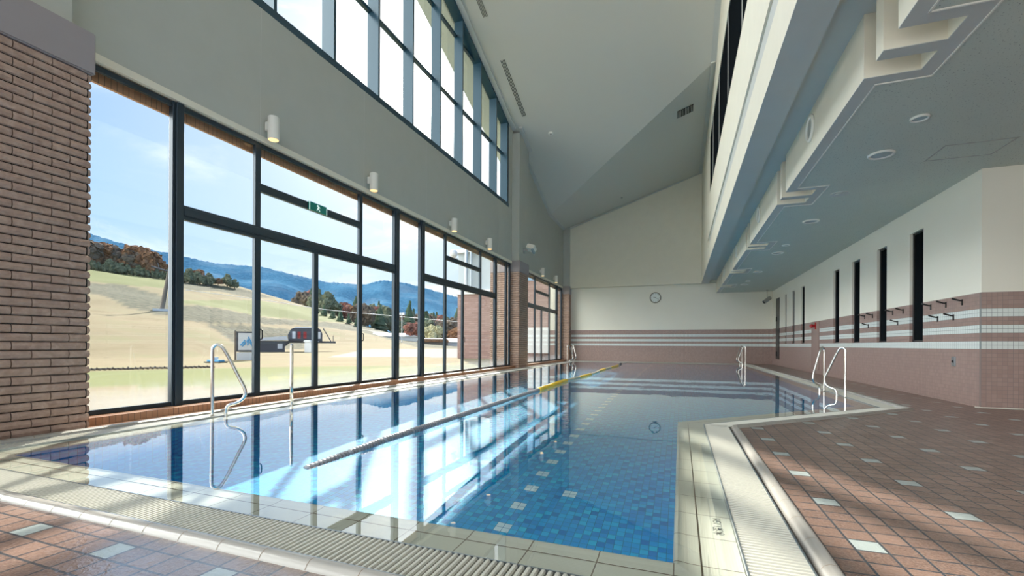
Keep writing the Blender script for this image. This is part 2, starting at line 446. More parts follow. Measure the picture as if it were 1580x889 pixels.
# basin
bm = NB(); bm.faces.new([bm.verts.new((*p, ZB)) for p in POOL]); 
pf = struct('floor_pool_basin', bm, M_PFLOOR, 'blue mosaic pool floor with a line of pale square markers'); pf.cycles.is_caustics_receiver = True
for nm, idx, mt in (('x', (0, 4), M_PWX), ('y', (1, 3, 5), M_PWY), ('diagonal', (2,), M_PWX)):
    bm = NB(); ring_faces(bm, POOL, ZB, POOL, -.05, idx)
    o = struct('wall_pool_' + nm, bm, mt, 'blue mosaic side walls of the pool under water')
    o.cycles.is_caustics_receiver = True
# ledge (rounded lip, then flat tiles)
prof = [(-.012, -.05), (-.014, -.032), (-.008, -.018), (.004, -.010), (.02, -.012), (.045, -.020), (.092, -.024), (.246, -.024), (.246, -.12)]
for nm, idx, mt in (('near', (0,), M_LEDGEX), ('right', (1,), M_LEDGEY), ('diagonal', (2,), M_LEDGED), ('far_right', (3,), M_LEDGEY), ('far', (4,), M_LEDGEX), ('left', (5,), M_LEDGEY)):
    bm = NB()
    for (t0, z0), (t1, z1) in zip(prof, prof[1:]): ring_faces(bm, offset(POOL, t0), z0, offset(POOL, t1), z1, idx)
    o = struct('trim_pool_ledge_' + nm, bm, mt, 'cream ribbed edge tiles of the pool, %s side' % nm.replace('_', ' '))
    bm = NB(); ring_faces(bm, offset(POOL, .089), -.0225, offset(POOL, .096), -.0225, idx)
    struct('joint', bm, M_JOINT, parent=o)
    o.cycles.is_caustics_receiver = True
    if nm == 'right': ledge_r = o
# depth marking
tc = bpy.data.curves.new('depth_marking', 'FONT'); tc.body = '水深1.15M'; tc.size = .052; tc.extrude = .0004
tc.materials.append(M_BLACK); to = bpy.data.objects.new('depth_marking', tc); C.objects.link(to); to.parent = ledge_r
to.rotation_euler = (0, 0, math.pi / 2); to.location = (.190, 2.262, -.0225); to.scale = (.92, 1, 1)
to['label'] = 'black depth lettering on the cream edge tile'
# gutter + coping
bm = NB(); sweep(bm, [(.246, -.10), (.52, -.10), (.52, -.012), (.545, -.012)])
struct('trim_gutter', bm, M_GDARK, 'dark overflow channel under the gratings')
bm = NB(); sweep(bm, [(.512, -.05), (.513, .008), (.522, .022), (.540, .030), (.558, .029), (.574, .018), (.584, .002), (.586, -.04)])
cop = struct('trim_coping', bm, M_COPING, 'rounded grey cream coping round the pool', smooth=False)
for p in cop.data.polygons: p.use_smooth = True
cop.modifiers.new('e', 'EDGE_SPLIT').split_angle = math.radians(35)
# coping joints as thin dark rings
bm = NB()
def copjoint(c, d):
    c = Vector((*c, 0)); d = Vector((*d, 0)).normalized(); s = Vector((d.y, -d.x, 0))
    prev = None
    for t, z in [(.5125, .010), (.5225, .0228), (.540, .0308), (.558, .0298), (.5745, .0188), (.585, .003)]:
        q = [c + s * t - d * .0012 + _u * z, c + s * t + d * .0012 + _u * z]
        if prev: quad(bm, prev[0], prev[1], q[1], q[0])
        prev = q
for k in range(24): copjoint((-2.244 - .2335 * 12 + .2335 * k, 1.90), (1, 0))
for k in range(16): copjoint((-.01, 2.008 - .2575 * 2 + .2575 * k), (0, 1))
for k in range(12): copjoint((-.01 + .18 * k + .1, 5.42 + .18 * k + .1), (1, 1))
for k in range(58): copjoint((2.354, 7.9 + .2575 * k), (0, 1))
for k in range(80): copjoint((-4.78, 22.6 - .2575 * k), (0, -1))
struct('joint', bm, M_JOINT, parent=cop)
# gratings: one mesh per side, rounded bars across the gutter
def bars(name, p0, p1, m0, m1, label, pitch=.0285):
    """bars between inner line p0-p1 (at offset .250) and outer line m0-m1"""
    bm = NB(); p0, p1, m0, m1 = [Vector((*p, 0)) for p in (p0, p1, m0, m1)]
    L = (p1 - p0).length; n = int(L / pitch); d = (p1 - p0).normalized(); pw = pitch * .36
    for k in range(n + 1):
        t = (k + .5) / (n + 1); a = p0.lerp(p1, t); b = m0.lerp(m1, t)
        if d.dot(b - a) > .0: pass
        nrm = Vector((d.y, -d.x, 0)); b2 = a + nrm * (b - a).dot(nrm)
        ring = []
        for q in (a, b2):
            ring.append([bm.verts.new(q + d * u + _u * z) for u, z in ((-pw, -.022), (-pw, -.006), (-pw * .55, 0), (pw * .55, 0), (pw, -.006), (pw, -.022))])
        A, B = ring
        for i in range(5): bm.faces.new([A[i], A[i + 1], B[i + 1], B[i]])
        bm.faces.new(A[::-1]); bm.faces.new(B)
    o = struct(name, bm, M_GRATE, label)
    bm = NB()
    nrm = Vector((d.y, -d.x, 0))
    for e, ww in ((p0 - nrm * .003, .007), (m0 - nrm * .004, .008)):
        q = e + d * (L if e is not None else 0)
        a0, a1, b0, b1 = e, e + d * (p1 - p0).length, e + nrm * ww, e + d * (p1 - p0).length + nrm * ww
        vs = [a0 + _u * .0015, a1 + _u * .0015, b1 + _u * .0015, b0 + _u * .0015]
        quad(bm, *vs); quad(bm, vs[0], vs[1], a1 - _u * .03, a0 - _u * .03)
    struct('side_rail', bm, M_STEELD, parent=o)
I_, O_ = offset(POOL, .252), offset(POOL, .487)
names = ['near', 'right', 'diagonal', 'far_right', 'far', 'left']
for i in range(6):
    a, b, c, d = I_[i], I_[(i + 1) % 6], O_[i], O_[(i + 1) % 6]
    if i == 4: continue
    bars('trim_grating_' + names[i], a, b, c, d, 'cream slotted overflow grating along the %s pool edge' % names[i].replace('_', ' '))
bm = NB(); ring_faces(bm, offset(POOL, .25), -.004, offset(POOL, .515), -.004, (4,))
struct('trim_grating_far', bm, M_GRATE, 'cream overflow strip along the far pool edge')
# water sheet
bm = NB()
nx, ny = 1, 1
bm.faces.new([bm.verts.new((*p, ZW)) for p in offset(POOL, .2455)])
bm.normal_update()
if bm.faces[:][0].normal.z < 0: bm.faces[:][0].normal_flip()
wt = obj('water_pool', bm, M_WATER, fix=False); wt.cycles.is_caustics_caster = True
for p in wt.data.polygons: p.use_smooth = True
tag(wt, 'still clear blue pool water filling the basin', None, None, 'structure')
# deck with hole
bm = NB(); hole = offset(POOL, .58)
outer = [(-5.47, -5.2), (9.0, -5.2), (9.0, 23.5), (-5.47, 23.5)]
ov = [bm.verts.new((*p, 0)) for p in outer]; hv = [bm.verts.new((*p, 0)) for p in hole]
es = [bm.edges.new((ov[i], ov[(i + 1) % 4])) for i in range(4)] + [bm.edges.new((hv[i], hv[(i + 1) % 6])) for i in range(6)]
bmesh.ops.triangle_fill(bm, edges=es, use_beauty=True)
for f in bm.faces:
    if f.normal.z < 0: f.normal_flip()
me = bpy.data.meshes.new('floor'); bm.to_mesh(me); bm.free(); me.materials.append(M_DECK)
fo = bpy.data.objects.new('floor', me); C.objects.link(fo); tag(fo, 'brown square deck tiles with scattered white tiles', None, None, 'structure')
# left curb
bm = NB(); box(bm, -5.95, -5.60, -5.2, 23.4, -.12, .080); 
struct('baseboard_left', bm, M_CURB, 'low orange brown tiled curb under the tall windows')
bm = NB(); box(bm, -5.60, -5.465, -5.2, 23.4, -.12, .004)
struct('trim_curb_strip', bm, M_CURB, 'orange brown tile strip at the foot of the curb')

# ------------------------------------------------------------------ left wall, piers
YC0, YC1 = 15.40, 16.45       # middle column
ZK, YK = 6.87, 20.41
def mainceil(y): return ZK + .35 * (YK - y) if y < YK else ZK
XL = -5.75
bm = NB()   # header band between the tall windows and the clerestory
box(bm, -6.05, XL, -5.2, YC0, 3.815, 5.77); 
prism(bm, [(YC1 - .2, 3.815), (23.4, 3.815), (23.4, ZK + .1), (YK, ZK + .1), (YC1 - .2, mainceil(YC1 - .2) + .1)], -6.05, XL, 'x')
struct('wall_left', bm, M_PLASTER_L, 'plaster wall band painted backlit grey between tall windows and clerestory')
bm = NB()   # thin vertical panel joints
for y in (4.9, 7.2, 9.5, 11.8, 14.1):
    box(bm, XL, XL + .0015, y - .004, y + .004, 3.87, 5.76)
struct('trim_wall_joint', bm, M_TRIM, 'fine vertical panel joints on the left wall')
bm = NB(); box(bm, -5.79, -5.735, -5.2, YC0, 3.795, 3.875); box(bm, -5.79, -5.735, YC1, 23.3, 3.795, 3.875)
struct('trim_header_lip', bm, M_PLASTER, 'thin cream lip over the tall windows')

def brickface(bm, o, u, n, wdt, z0, z1, phase, rowh=.0783, L=.265, gap=.008):
    o, u, n = Vector(o), Vector(u), Vector(n); rows = int(round((z1 - z0) / rowh)); rowh = (z1 - z0) / rows
    for r in range(rows):
        s = -L + ((phase + (L / 2 if r % 2 else 0)) % L)
        while s < wdt:
            a, b = max(s, 0) + (gap / 2 if s > 0 else 0), min(s + L, wdt) - (gap / 2 if s + L < wdt else 0)
            if b - a > .02:
                za, zb = z0 + r * rowh + gap / 2, z0 + (r + 1) * rowh - gap / 2
                grid = []; seg = max(2, int((b - a) / .055))
                for i, vz in enumerate((0, .12, .5, .88, 1)):
                    row = []
                    for k in range(seg + 1):
                        uu = a + (b - a) * k / seg; zz = za + (zb - za) * vz
                        dep = (.006, .020, .026, .020, .006)[i] + (random.uniform(-.004, .004) if 0 < i < 4 else 0)
                        if k in (0, seg) and 0 < uu < wdt - .001: dep = min(dep, .016 + .006 * (i == 2))
                        row.append(bm.verts.new(o + u * uu + n * dep + _u * zz))
                    grid.append(row)
                for A, B in zip(grid, grid[1:]):
                    for k in range(seg): bm.faces.new([A[k], A[k + 1], B[k + 1], B[k]])
                # side returns
                for k in (0, seg):
                    col_ = [g_[k] for g_ in grid]; back = [bm.verts.new(v.co - n * (v.co - o).dot(n)) for v in (col_[0], col_[-1])]
                    bm.faces.new(col_ + [back[1], back[0]])
            s += L
def pier(name, y0, y1, x1, x0, label, near=False):
    root = empty(name, label, 'pier', (x1, (y0 + y1) / 2, 0), kind='structure')
    off = root.location
    def put(nm, bm, m):
        for v in bm.verts: v.co -= off
        return obj(nm, bm, m, root)
    bm = NB(); box(bm, x0, x1 - .03, y0 + .03, y1 - .03, -.08, 3.50); put('mortar_core', bm, M_MORTAR)
    bm = NB()
    ph = (2.145 - y0) % .265
    brickface(bm, (x1 - .03, y0 + .03, 0), (0, 1, 0), (1, 0, 0), y1 - y0 - .06, .0, 3.49, ph)
    brickface(bm, (x1 - .03, y0 + .03, 0), (-1, 0, 0), (0, -1, 0), x1 - x0 - .03, .0, 3.49, .13)
    brickface(bm, (x1 - .03, y1 - .03, 0), (-1, 0, 0), (0, 1, 0), x1 - x0 - .03, .0, 3.49, .13)
    put('bricks', bm, M_BRICK)
    bm = NB(); box(bm, x0, x1 + .012, y0 - .012, y1 + .012, 3.49, 3.90)
    bmesh.ops.bevel(bm, geom=bm.edges[:], offset=.012, segments=2, affect='EDGES'); put('stone_cap', bm, M_CAP)
pier('pier_near', 1.30, 2.75, -5.45, -6.1, 'brown split brick pier at the near left with mauve stone cap')
pier('pier_middle', YC0, YC1, -5.45, -6.6, 'brown brick pier between the two window bays, mauve stone cap')
pier('pier_far', 23.0, 23.9, -5.40, -6.1, 'brown brick pier in the far left corner')
bm = NB(); box(bm, -6.1, -5.47, YC0, YC1, 3.90, mainceil(YC1) + .25); box(bm, -6.1, -5.42, 23.05, 23.5, 3.86, 7.0)
box(bm, -6.1, -5.50, 1.32, 2.60, 3.90, 12.9)
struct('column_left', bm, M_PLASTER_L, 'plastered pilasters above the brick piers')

# ------------------------------------------------------------------ windows
XF = -5.80
def window(name, label, y0, y1, big, small, spec, z0=.08, z1=3.79, handles=()):
    """spec: list of (ya, yb, kind) bays; kind: tall / upper / upper_bar / lower only splits"""
    root = empty(name, label, 'window', (XF, y0, z0), kind='structure'); off = root.location
    def put(nm, bm, m, smooth=False, lab=None):
        for v in bm.verts: v.co -= off
        o = obj(nm, bm, m, root, smooth)
        if lab: o['label'] = lab
        return o
    bm = NB()
    box(bm, XF - .05, XF, y0, y1, z0, z0 + .05); box(bm, XF - .05, XF, y0, y1, z1 - .06, z1)
    for y, wd in big:
        box(bm, XF - .06, XF + .015, y - wd / 2, y + wd / 2, z0, z1); box(bm, XF - .0, XF + .04, y - wd / 2 + .03, y + wd / 2 - .01, z0, z1)
    for y, wd, za, zb in small: box(bm, XF - .05, XF + .006, y - wd / 2, y + wd / 2, za, zb)
    for ya, yb, za, zb in spec['rails']:
        box(bm, XF - .052, XF + .01, ya, yb, za, zb)
        if zb - za > .14: box(bm, XF - .0, XF + .03, ya, yb, za + .05, zb - .03)
    bmesh.ops.bevel(bm, geom=bm.edges[:], offset=.004, segments=1, affect='EDGES')
    put('frame', bm, M_FRAME)
    for ya, yb, za, zb in spec['panes']:
        bm = NB(); box(bm, XF - .040, XF - .034, ya, yb, za, zb); put('pane', bm, M_GLASS)
    for y, z in handles:
        bm = NB(); tube(bm, smoothcurve([(XF + .004, y, z - .07), (XF + .03, y, z - .06), (XF + .034, y, z), (XF + .03, y, z + .06), (XF + .004, y, z + .07)]), .009); put('handle', bm, M_BLACK, True)
    return root
T0, T1 = 2.38, 2.56
def transom_bay(ya, yb, cols, bar, low):
    """cols: upper mullions y; low: lower mullions y"""
    pn, rl, sm = [], [(ya, yb, T0, T1)], []
    ys = [ya] + list(cols) + [yb]
    for i, (a, b) in enumerate(zip(ys, ys[1:])):
        if i in bar: rl.append((a, b, 3.08, 3.20)); pn += [(a, b, T1, 3.08), (a, b, 3.2, 3.73)]
        else: pn.append((a, b, T1, 3.73))
    for c in cols: sm.append((c, .09, T1, 3.75))
    ys = [ya] + list(low) + [yb]
    for a, b in zip(ys, ys[1:]): pn.append((a, b, .13, T0))
    for c in low: sm.append((c, .10, .08, T0))
    return pn, rl, sm
def merge(*l):
    return sum([x[0] for x in l], []), sum([x[1] for x in l], []), sum([x[2] for x in l], [])
a = transom_bay(3.84, 8.27, [4.905, 7.18], [1], [4.905, 6.04, 7.18])
b = transom_bay(9.47, 13.93, [10.56, 12.79], [1], [10.56, 11.59, 12.79])
pn, rl, sm = merge(a, b)
pn += [(2.8, 3.70, .13, 3.73), (8.43, 9.31, .13, 3.73), (14.05, 14.94, .13, 3.73)]
window('window_1', 'large dark framed window bay between the near and middle brick piers', 2.75, 15.4,
       [(3.775, .13), (8.35, .16), (9.39, .17), (13.985, .13)], sm + [(15.01, .15, .08, 3.79), (2.78, .06, .08, 3.79), (15.35, .1, .08, 3.79)],
       {'rails': rl, 'panes': pn + [(15.08, 15.3, .13, 3.73)]}, handles=((4.96, .98), (7.23, .98), (11.63, .98)))
pn, rl, sm = transom_bay(16.5, 21.93, [18.42, 20.69], [1], [18.42, 19.40, 20.69])
window('window_2', 'smaller dark framed window bay beside the far left corner', 16.45, 23.0,
       [(22.0, .15)], sm + [(22.95, .12, .08, 3.79), (16.5, .08, .08, 3.79)], {'rails': rl, 'panes': pn + [(22.07, 22.9, .13, 3.73)]})
pn, rl, sm = transom_bay(-5.1, 1.2, [-3.5, -1.2, .1], [1], [-3.5, -2.3, -1.2, .1])
window('window_3', 'dark framed window bay behind the near brick pier', -5.2, 1.3, [(-5.1, .2)], sm, {'rails': rl, 'panes': pn})
bm = NB()  # orange brown blind head boxes seen through the top of the panes
box(bm, -5.97, -5.93, -5.2, 15.4, 3.66, 3.80); box(bm, -5.97, -5.93, 16.5, 23.0, 3.66, 3.80)
struct('trim_window_head', bm, M_CURB, 'orange brown outer head over the tall windows')

# clerestory
def clerestory():
    root = empty('window_4', 'high clerestory window with deep steel blue mullions under the sloping ceiling', 'window', (-5.6, 5, 5.65), kind='structure')
    off = root.location
    def put(nm, bm, m):
        for v in bm.verts: v.co -= off
        return obj(nm, bm, m, root)
    XA, XB, XG = -6.02, -5.755, -6.0
    ys = [5.18 - 1.245 * k for k in range(8, 0, -1)] + [5.18 + 1.253 * k for k in range(8)]
    ys = [round(y, 3) for y in ys]
    bm = NB()
    for y in ys: prism(bm, [(y - .055, 5.77), (y, 5.77), (y, mainceil(y)), (y - .055, mainceil(y - .055))], XA, XB, 'x')
    ye = 15.38
    prism(bm, [(14.90, 5.77), (15.05, 5.77), (15.05, mainceil(15.05)), (14.90, mainceil(14.90))], XA, XB, 'x')
    box(bm, XA, XB + .012, -5.2, 15.05, 5.74, 5.86)
    for z in (7.64, 9.54, 11.4):
        yend = min(15.0, YK - (z - ZK) / .35)
        box(bm, XA, XA + .08, -5.2, yend, z - .035, z + .035)
    prism(bm, [(-5.2, 12.6), (-5.2, 12.4), (4.4, 12.4), (15.05, mainceil(15.05) - .12), (15.05, mainceil(15.05)), (4.4, 12.5)], XA, XB, 'x')
    put('frame', bm, M_FRAMEC)
    yy = [-5.2] + ys + [14.98]
    for a_, b_ in zip(yy, yy[1:]):
        if b_ < 3: continue
        za, zb = mainceil(a_) - .1, mainceil(b_) - .1
        bm = NB(); prism(bm, [(a_, 5.8), (b_ - .04, 5.8), (b_ - .04, zb), (a_, za)], XG, XG + .008, 'x'); put('pane', bm, M_GLASSC)
clerestory()
bm = NB(); box(bm, -6.05, -5.75, 15.05, YC0 + .02, 5.77, mainceil(15.05) + .1)
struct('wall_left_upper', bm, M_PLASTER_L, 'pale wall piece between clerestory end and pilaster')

# ------------------------------------------------------------------ high ceiling
XR = .93
def q4(bm, pts): quad(bm, *pts)
yk = YK; zk = ZK; ycr = YK - (9.05 - ZK) / .35   # crease end on the right
ytop = 2.6; ztop = mainceil(ytop)
bm = NB()
A = (-5.75, yk, zk); Bc = (XR + .02, ycr, 9.05)
vs = [(-7.0, ytop, ztop), (XR + .4, ytop, ztop), (XR + .4, ycr - .02, mainceil(ycr - .02)), A, (-5.75, yk, zk), (-6.1, yk, zk)]
vs = [(-6.1, ytop, ztop), (XR + .3, ytop, ztop), (XR + .3, ycr, 9.05), (XR, ycr, 9.05), A, (-6.1, yk, zk)]
def slab(bm, pts, t=.12):
    lo = [bm.verts.new(p) for p in pts]; hi = [bm.verts.new((p[0], p[1], p[2] + t)) for p in pts]
    bm.faces.new(lo); bm.faces.new(hi[::-1]); n = len(pts)
    for i in range(n): bm.faces.new([lo[i], lo[(i + 1) % n], hi[(i + 1) % n], hi[i]])
slab(bm, vs)
slab(bm, [(-6.1, -5.2, ztop), (XR + .3, -5.2, ztop), (XR + .3, ytop, ztop), (-6.1, ytop, ztop)])
struct('ceiling_main', bm, M_CEIL, 'high sloping beige ceiling over the pool')
bm = NB()
slab(bm, [A, (XR, ycr, 9.05), (XR, 23.5, 9.05), (-5.75, 23.5, zk)])
slab(bm, [(XR, ycr, 9.05), (XR + .3, ycr, 9.05), (XR + .3, 23.5, 9.05), (XR, 23.5, 9.05)])
slab(bm, [(-6.1, yk, zk), A, (-5.75, 23.5, zk), (-6.1, 23.5, zk)])
struct('ceiling_hip', bm, M_CEIL, 'triangular ceiling plane sloping down to the far left')
# ceiling edge trims
def strip(bm, p, q, wv, t=.05):
    p, q, wv = Vector(p), Vector(q), Vector(wv); d = Vector((0, 0, -t))
    V = [p, q, q + wv, p + wv]; lo = [bm.verts.new(v + d) for v in V]; hi = [bm.verts.new(v) for v in V]
    bm.faces.new(lo); bm.faces.new(hi[::-1])
    for i in range(4): bm.faces.new([lo[i], lo[(i + 1) % 4], hi[(i + 1) % 4], hi[i]])
bm = NB()
strip(bm, (XR, 23.2, 9.05), (XR, ycr, 9.05), (-.14, 0, -.046)); strip(bm, (XR, ycr, 9.05), (XR, ytop, ztop), (-.14, 0, -.0))
strip(bm, (-5.75, 23.2, zk), (-5.75, yk, zk), (.12, 0, .04)); strip(bm, (-5.75, yk, zk), (-5.75, YC1 + .1, mainceil(YC1 + .1)), (.12, 0, 0))
strip(bm, (-5.47, YC0 - .1, mainceil(YC0 - .1)), (-5.47, YC1 + .0, mainceil(YC1)), (.14, 0, 0))
strip(bm, (-5.75, YC0 - .1, mainceil(YC0 - .1)), (-5.75, ytop, ztop), (.16, 0, 0))
strip(bm, (-5.45, 23.2, zk + .04), (XR, 23.2, 9.05), (0, -.07, 0), .04)
struct('trim_ceiling', bm, M_TRIM, 'blue grey edge trim along the sloping ceiling')
# roof overhang outside
bm = NB()
ye_ = YK - (12.6 - ZK) / .35
slab(bm, [(-6.80, -5.2, 12.6), (-6.05, -5.2, 12.6), (-6.05, ye_, 12.6), (-6.80, ye_, 12.6)], .2)
slab(bm, [(-6.80, ye_, 12.6), (-6.05, ye_, 12.6), (-6.05, yk, zk), (-6.80, yk, zk)], .2)
struct('ceiling_eave', bm, M_ACOUST, 'grey roof overhang seen through the clerestory')
bm = NB(); slab(bm, [(-6.6, -5.3, 13.5), (10, -5.3, 13.5), (10, 4.0, 13.5), (-6.6, 4.0, 13.5)], .1); slab(bm, [(-6.6, 4.0, 13.5), (10, 4.0, 13.5), (10, 24.0, 9.8), (-6.6, 24, 9.8)], .1)
struct('ceiling_roof_cover', bm, M_TRIM, 'outer roof above the hall')

# ------------------------------------------------------------------ end wall
bm = NB(); box(bm, -6.6, 9.0, 23.45, 23.75, -.1, 3.95)
struct('wall_far', bm, M_WALLX, 'far wall with brown and white tile bands under cream plaster')
bm = NB(); prism(bm, [(-5.8, 3.80), (1.59, 3.80), (1.59, 9.6), (XR, 9.3), (-5.8, 7.0)], 23.20, 23.46, 'y')
struct('wall_far_upper', bm, M_PLASTER, 'cream upper gable of the far wall')
# right wall with slot openings
XW = 3.93
SL = [(20.42, 20.70), (19.12, 19.50), (17.68, 18.14), (14.14, 14.62), (12.68, 13.2), (11.22, 11.70), (9.75, 10.24)]
SL = [(a * 1.006, b * 1.006) for a, b in SL]
ZS0, ZS1 = .935, 2.90
bm = NB(); yprev = 8.23
for a, b in sorted(SL):
    box(bm, XW, XW + .16, yprev, a, -.1, 3.4); box(bm, XW, XW + .16, a, b, -.1, ZS0); box(bm, XW, XW + .16, a, b, ZS1, 3.4); yprev = b
box(bm, XW, XW + .16, yprev, 23.5, -.1, 3.4)
struct('wall_right', bm, M_WALLY, 'right wall with brown and white tile bands and slot windows')
bm = NB(); box(bm, XW, 9.0, 8.19, 8.2295, -.1, 3.4)
struct('wall_right_return', bm, M_WALLX, 'tiled wall return facing the camera at the right')
bm = NB(); box(bm, 8.9, 9.0, -5.2, 8.3, -.1, 3.4)
struct('wall_lobby', bm, M_WALLY, 'side wall of the deck area on the right')
bm = NB(); box(bm, XW - .05, 9.0, 8.18, 8.23, 0, .012)
struct('baseboard_right', bm, M_GRATE, 'pale strip at the foot of the right wall return')
for i, (a, b) in enumerate(sorted(SL)):
    root = empty('window_%d' % (5 + i), 'tall narrow dark slot window, number %d from the near end of the right wall' % (i + 1) if False else None, None, (XW, a, ZS0), kind='structure')
    bm = NB(); box(bm, .045, .10, 0, b - a, 0, .03); box(bm, .045, .10, 0, b - a, 1.935, 1.965); box(bm, .045, .10, 0, .03, 0, 1.965); box(bm, .045, .10, b - a - .05, b - a, 0, 1.965)
    obj('frame', bm, M_BLACK, root)
    bm = NB(); box(bm, .06, .07, .03, b - a - .05, .03, 1.935); obj('pane', bm, M_DARKGLASS, root)
bm = NB()
box(bm, XW - .015, XW, 21.9, 22.6, .28, 2.9)
dr = struct('door_1', bm, M_BLACK, 'narrow black door at the far end of the right wall')
bm = NB(); box(bm, XW - .04, XW - .015, 22.35, 22.5, 1.9, 2.1); box(bm, XW - .04, XW - .015, 22.35, 22.5, .4, .6); struct('hinge', bm, M_BLACK, parent=dr)

# ------------------------------------------------------------------ low ceiling, slots, beam
ZL, XE = 3.335, 1.585
pats = [4.36 + 4.03 * k for k in range(-2, 5)]
bm = NB(); bt = NB(); bf = NB()
Z2 = ZL + .002
yb = -5.2; yf = -5.2
for p in pats:
    a, b = p, p + .71
    box(bm, XE + .13, 9.0, yb, a - .13, ZL, ZL + .06)
    box(bm, 2.145, 9.0, a - .13, b + .13, ZL, ZL + .06)
    box(bt, XE, XE + .13, yb, a - .13, ZL - .004, Z2)
    box(bt, XE, 2.145, a - .13, a, ZL - .004, Z2); box(bt, XE, 2.145, b, b + .13, ZL - .004, Z2)
    box(bt, 2.01, 2.145, a, b, ZL - .004, Z2); box(bt, XE, 2.01, a + .28, a + .43, ZL - .004, Z2)
    box(bf, XE, XE + .05, yf, a, Z2, 3.95)                      # fascia
    box(bf, XE + .05, 2.01, a - .05, a, Z2, 3.95); box(bf, XE + .05, 2.01, b, b + .05, Z2, 3.95)
    box(bf, XE, 2.01, a + .28, a + .43, Z2, 3.95); box(bf, 2.01, 2.06, a, b, Z2, 3.95)
    yb = b + .13; yf = b
box(bm, XE + .13, 9.0, yb, 23.5, ZL, ZL + .06); box(bt, XE, XE + .13, yb, 23.5, ZL - .004, Z2); box(bf, XE, XE + .05, yf, 23.5, Z2, 3.95)
struct('ceiling_low', bm, M_ACOUST, 'low speckled grey green ceiling over the right deck')
struct('trim_low_ceiling', bt, M_TRIM, 'blue grey border of the low ceiling with slot cut-outs')
struct('wall_fascia', bf, M_PLASTER, 'cream fascia of the low ceiling with stepped notches')
bm = NB(); yprev = -5.2
for p in pats:
    a, b = p - .145, p + .71 + .145
    for x0, x1, y0, y1 in ((XE + .128, XE + .142, yprev + .0, a), (2.138, 2.152, a, b)): box(bm, x0, x1, y0, y1, ZL - .012, ZL)
    box(bm, XE + .128, 2.152, a - .007, a + .007, ZL - .012, ZL); box(bm, XE + .128, 2.152, b - .007, b + .007, ZL - .012, ZL)
    yprev = b
box(bm, XE + .128, XE + .142, yprev, 23.3, ZL - .012, ZL)
struct('trim_shadow_gap', bm, M_WHITE, 'thin pale metal line round the low ceiling board')
bm = NB(); box(bm, 1.255, XE + 1.0, -5.2, 23.3, 3.93, 4.05)
struct('ceiling_recess', bm, M_TRIM, 'blue grey recess ceiling between beam and fascia')
# beam + wall above
bm = NB(); box(bm, .915, 1.255, -5.2, 23.3, 3.79, 4.35); box(bm, .97, 1.255, -5.2, 23.3, 4.35, 4.62)
box(bm, .915, 1.255, 17.7, 23.3, 4.35, 5.95)
box(bm, XR, 1.2, -5.2, 17.12, 8.06, 13.3); box(bm, XR, 1.2, 17.12, 23.3, 5.9, 9.4)
box(bm, .99, 1.2, -5.2, 17.2, 4.6, 6.0)
struct('wall_right_upper', bm, M_PLASTER, 'cream wall and long beam above the low ceiling')
bm = NB(); prism(bm, [(-5.2, 4.62), (17.9, 4.62), (20.66, 5.93), (-5.2, 5.93)], .90, 1.2, 'x')
struct('wall_parapet', bm, M_PLASTER, 'long smooth parapet panel below the dark upper windows')
bm = NB(); box(bm, .93, .99, -5.2, 17.12, 4.35, 4.62)
struct('trim_parapet_groove', bm, M_TRIM, 'grey groove under the parapet panel')
bm = NB(); box(bm, .915, 1.255, -5.2, 23.3, 3.782, 3.79)
struct('trim_beam_soffit', bm, M_TRIM, 'blue grey underside of the long beam')
root = empty('window_12', None, None, (.945, 0, 5.95), kind='structure')
bm = NB(); box(bm, 0, .02, -5.2, 17.12, 0, 2.12); obj('pane', bm, M_DARKGLASS, root)
bm = NB()
for k in range(9): box(bm, -.012, 0, 15.6 - 2.4 * k - .012, 15.6 - 2.4 * k, 0, 2.11)
box(bm, -.014, .0, -5.2, 17.12, 0, .02); obj('frame', bm, M_TRIM, root)

# ------------------------------------------------------------------ fittings
# wall spot cans
def can(loc, label):
    t = empty('wall_spot_lamp', label, 'lamp', loc, group='cylindrical wall lamps over the tall windows')
    bm = NB(); lathe(bm, [(.072, -.165), (.078, -.160), (.078, .160), (.070, .168), (.0, .168)][:4], seg=24); obj('housing', bm, M_WHITE, t, True)
    t.children[0].modifiers.new('e', 'EDGE_SPLIT').split_angle = .6
    bm = NB(); box(bm, -.14, -.06, -.03, .03, -.02, .11); bmesh.ops.bevel(bm, geom=bm.edges[:], offset=.006, segments=2, affect='EDGES'); obj('bracket', bm, M_WHITE, t)
    bm = NB(); cyl(bm, (0, 0, -.168), .066, .008); obj('lens', bm, M_LAMP, t)
    return t
cans = [(4.99, 'white cylinder wall lamp nearest the near brick pier'), (7.31, 'white cylinder wall lamp, second from the near brick pier'),
        (10.65, 'white cylinder wall lamp, third from the near brick pier'), (13.02, 'white cylinder wall lamp just before the middle pier'),
        (18.84, 'small white cylinder wall lamp just beyond the middle pier'), (21.1, 'small white cylinder wall lamp nearest the far corner')]
c0 = can((-5.60, cans[0][0], 3.995), cans[0][1])
for y, l in cans[1:]: dup(c0, (-5.60, y, 3.995), label=l)
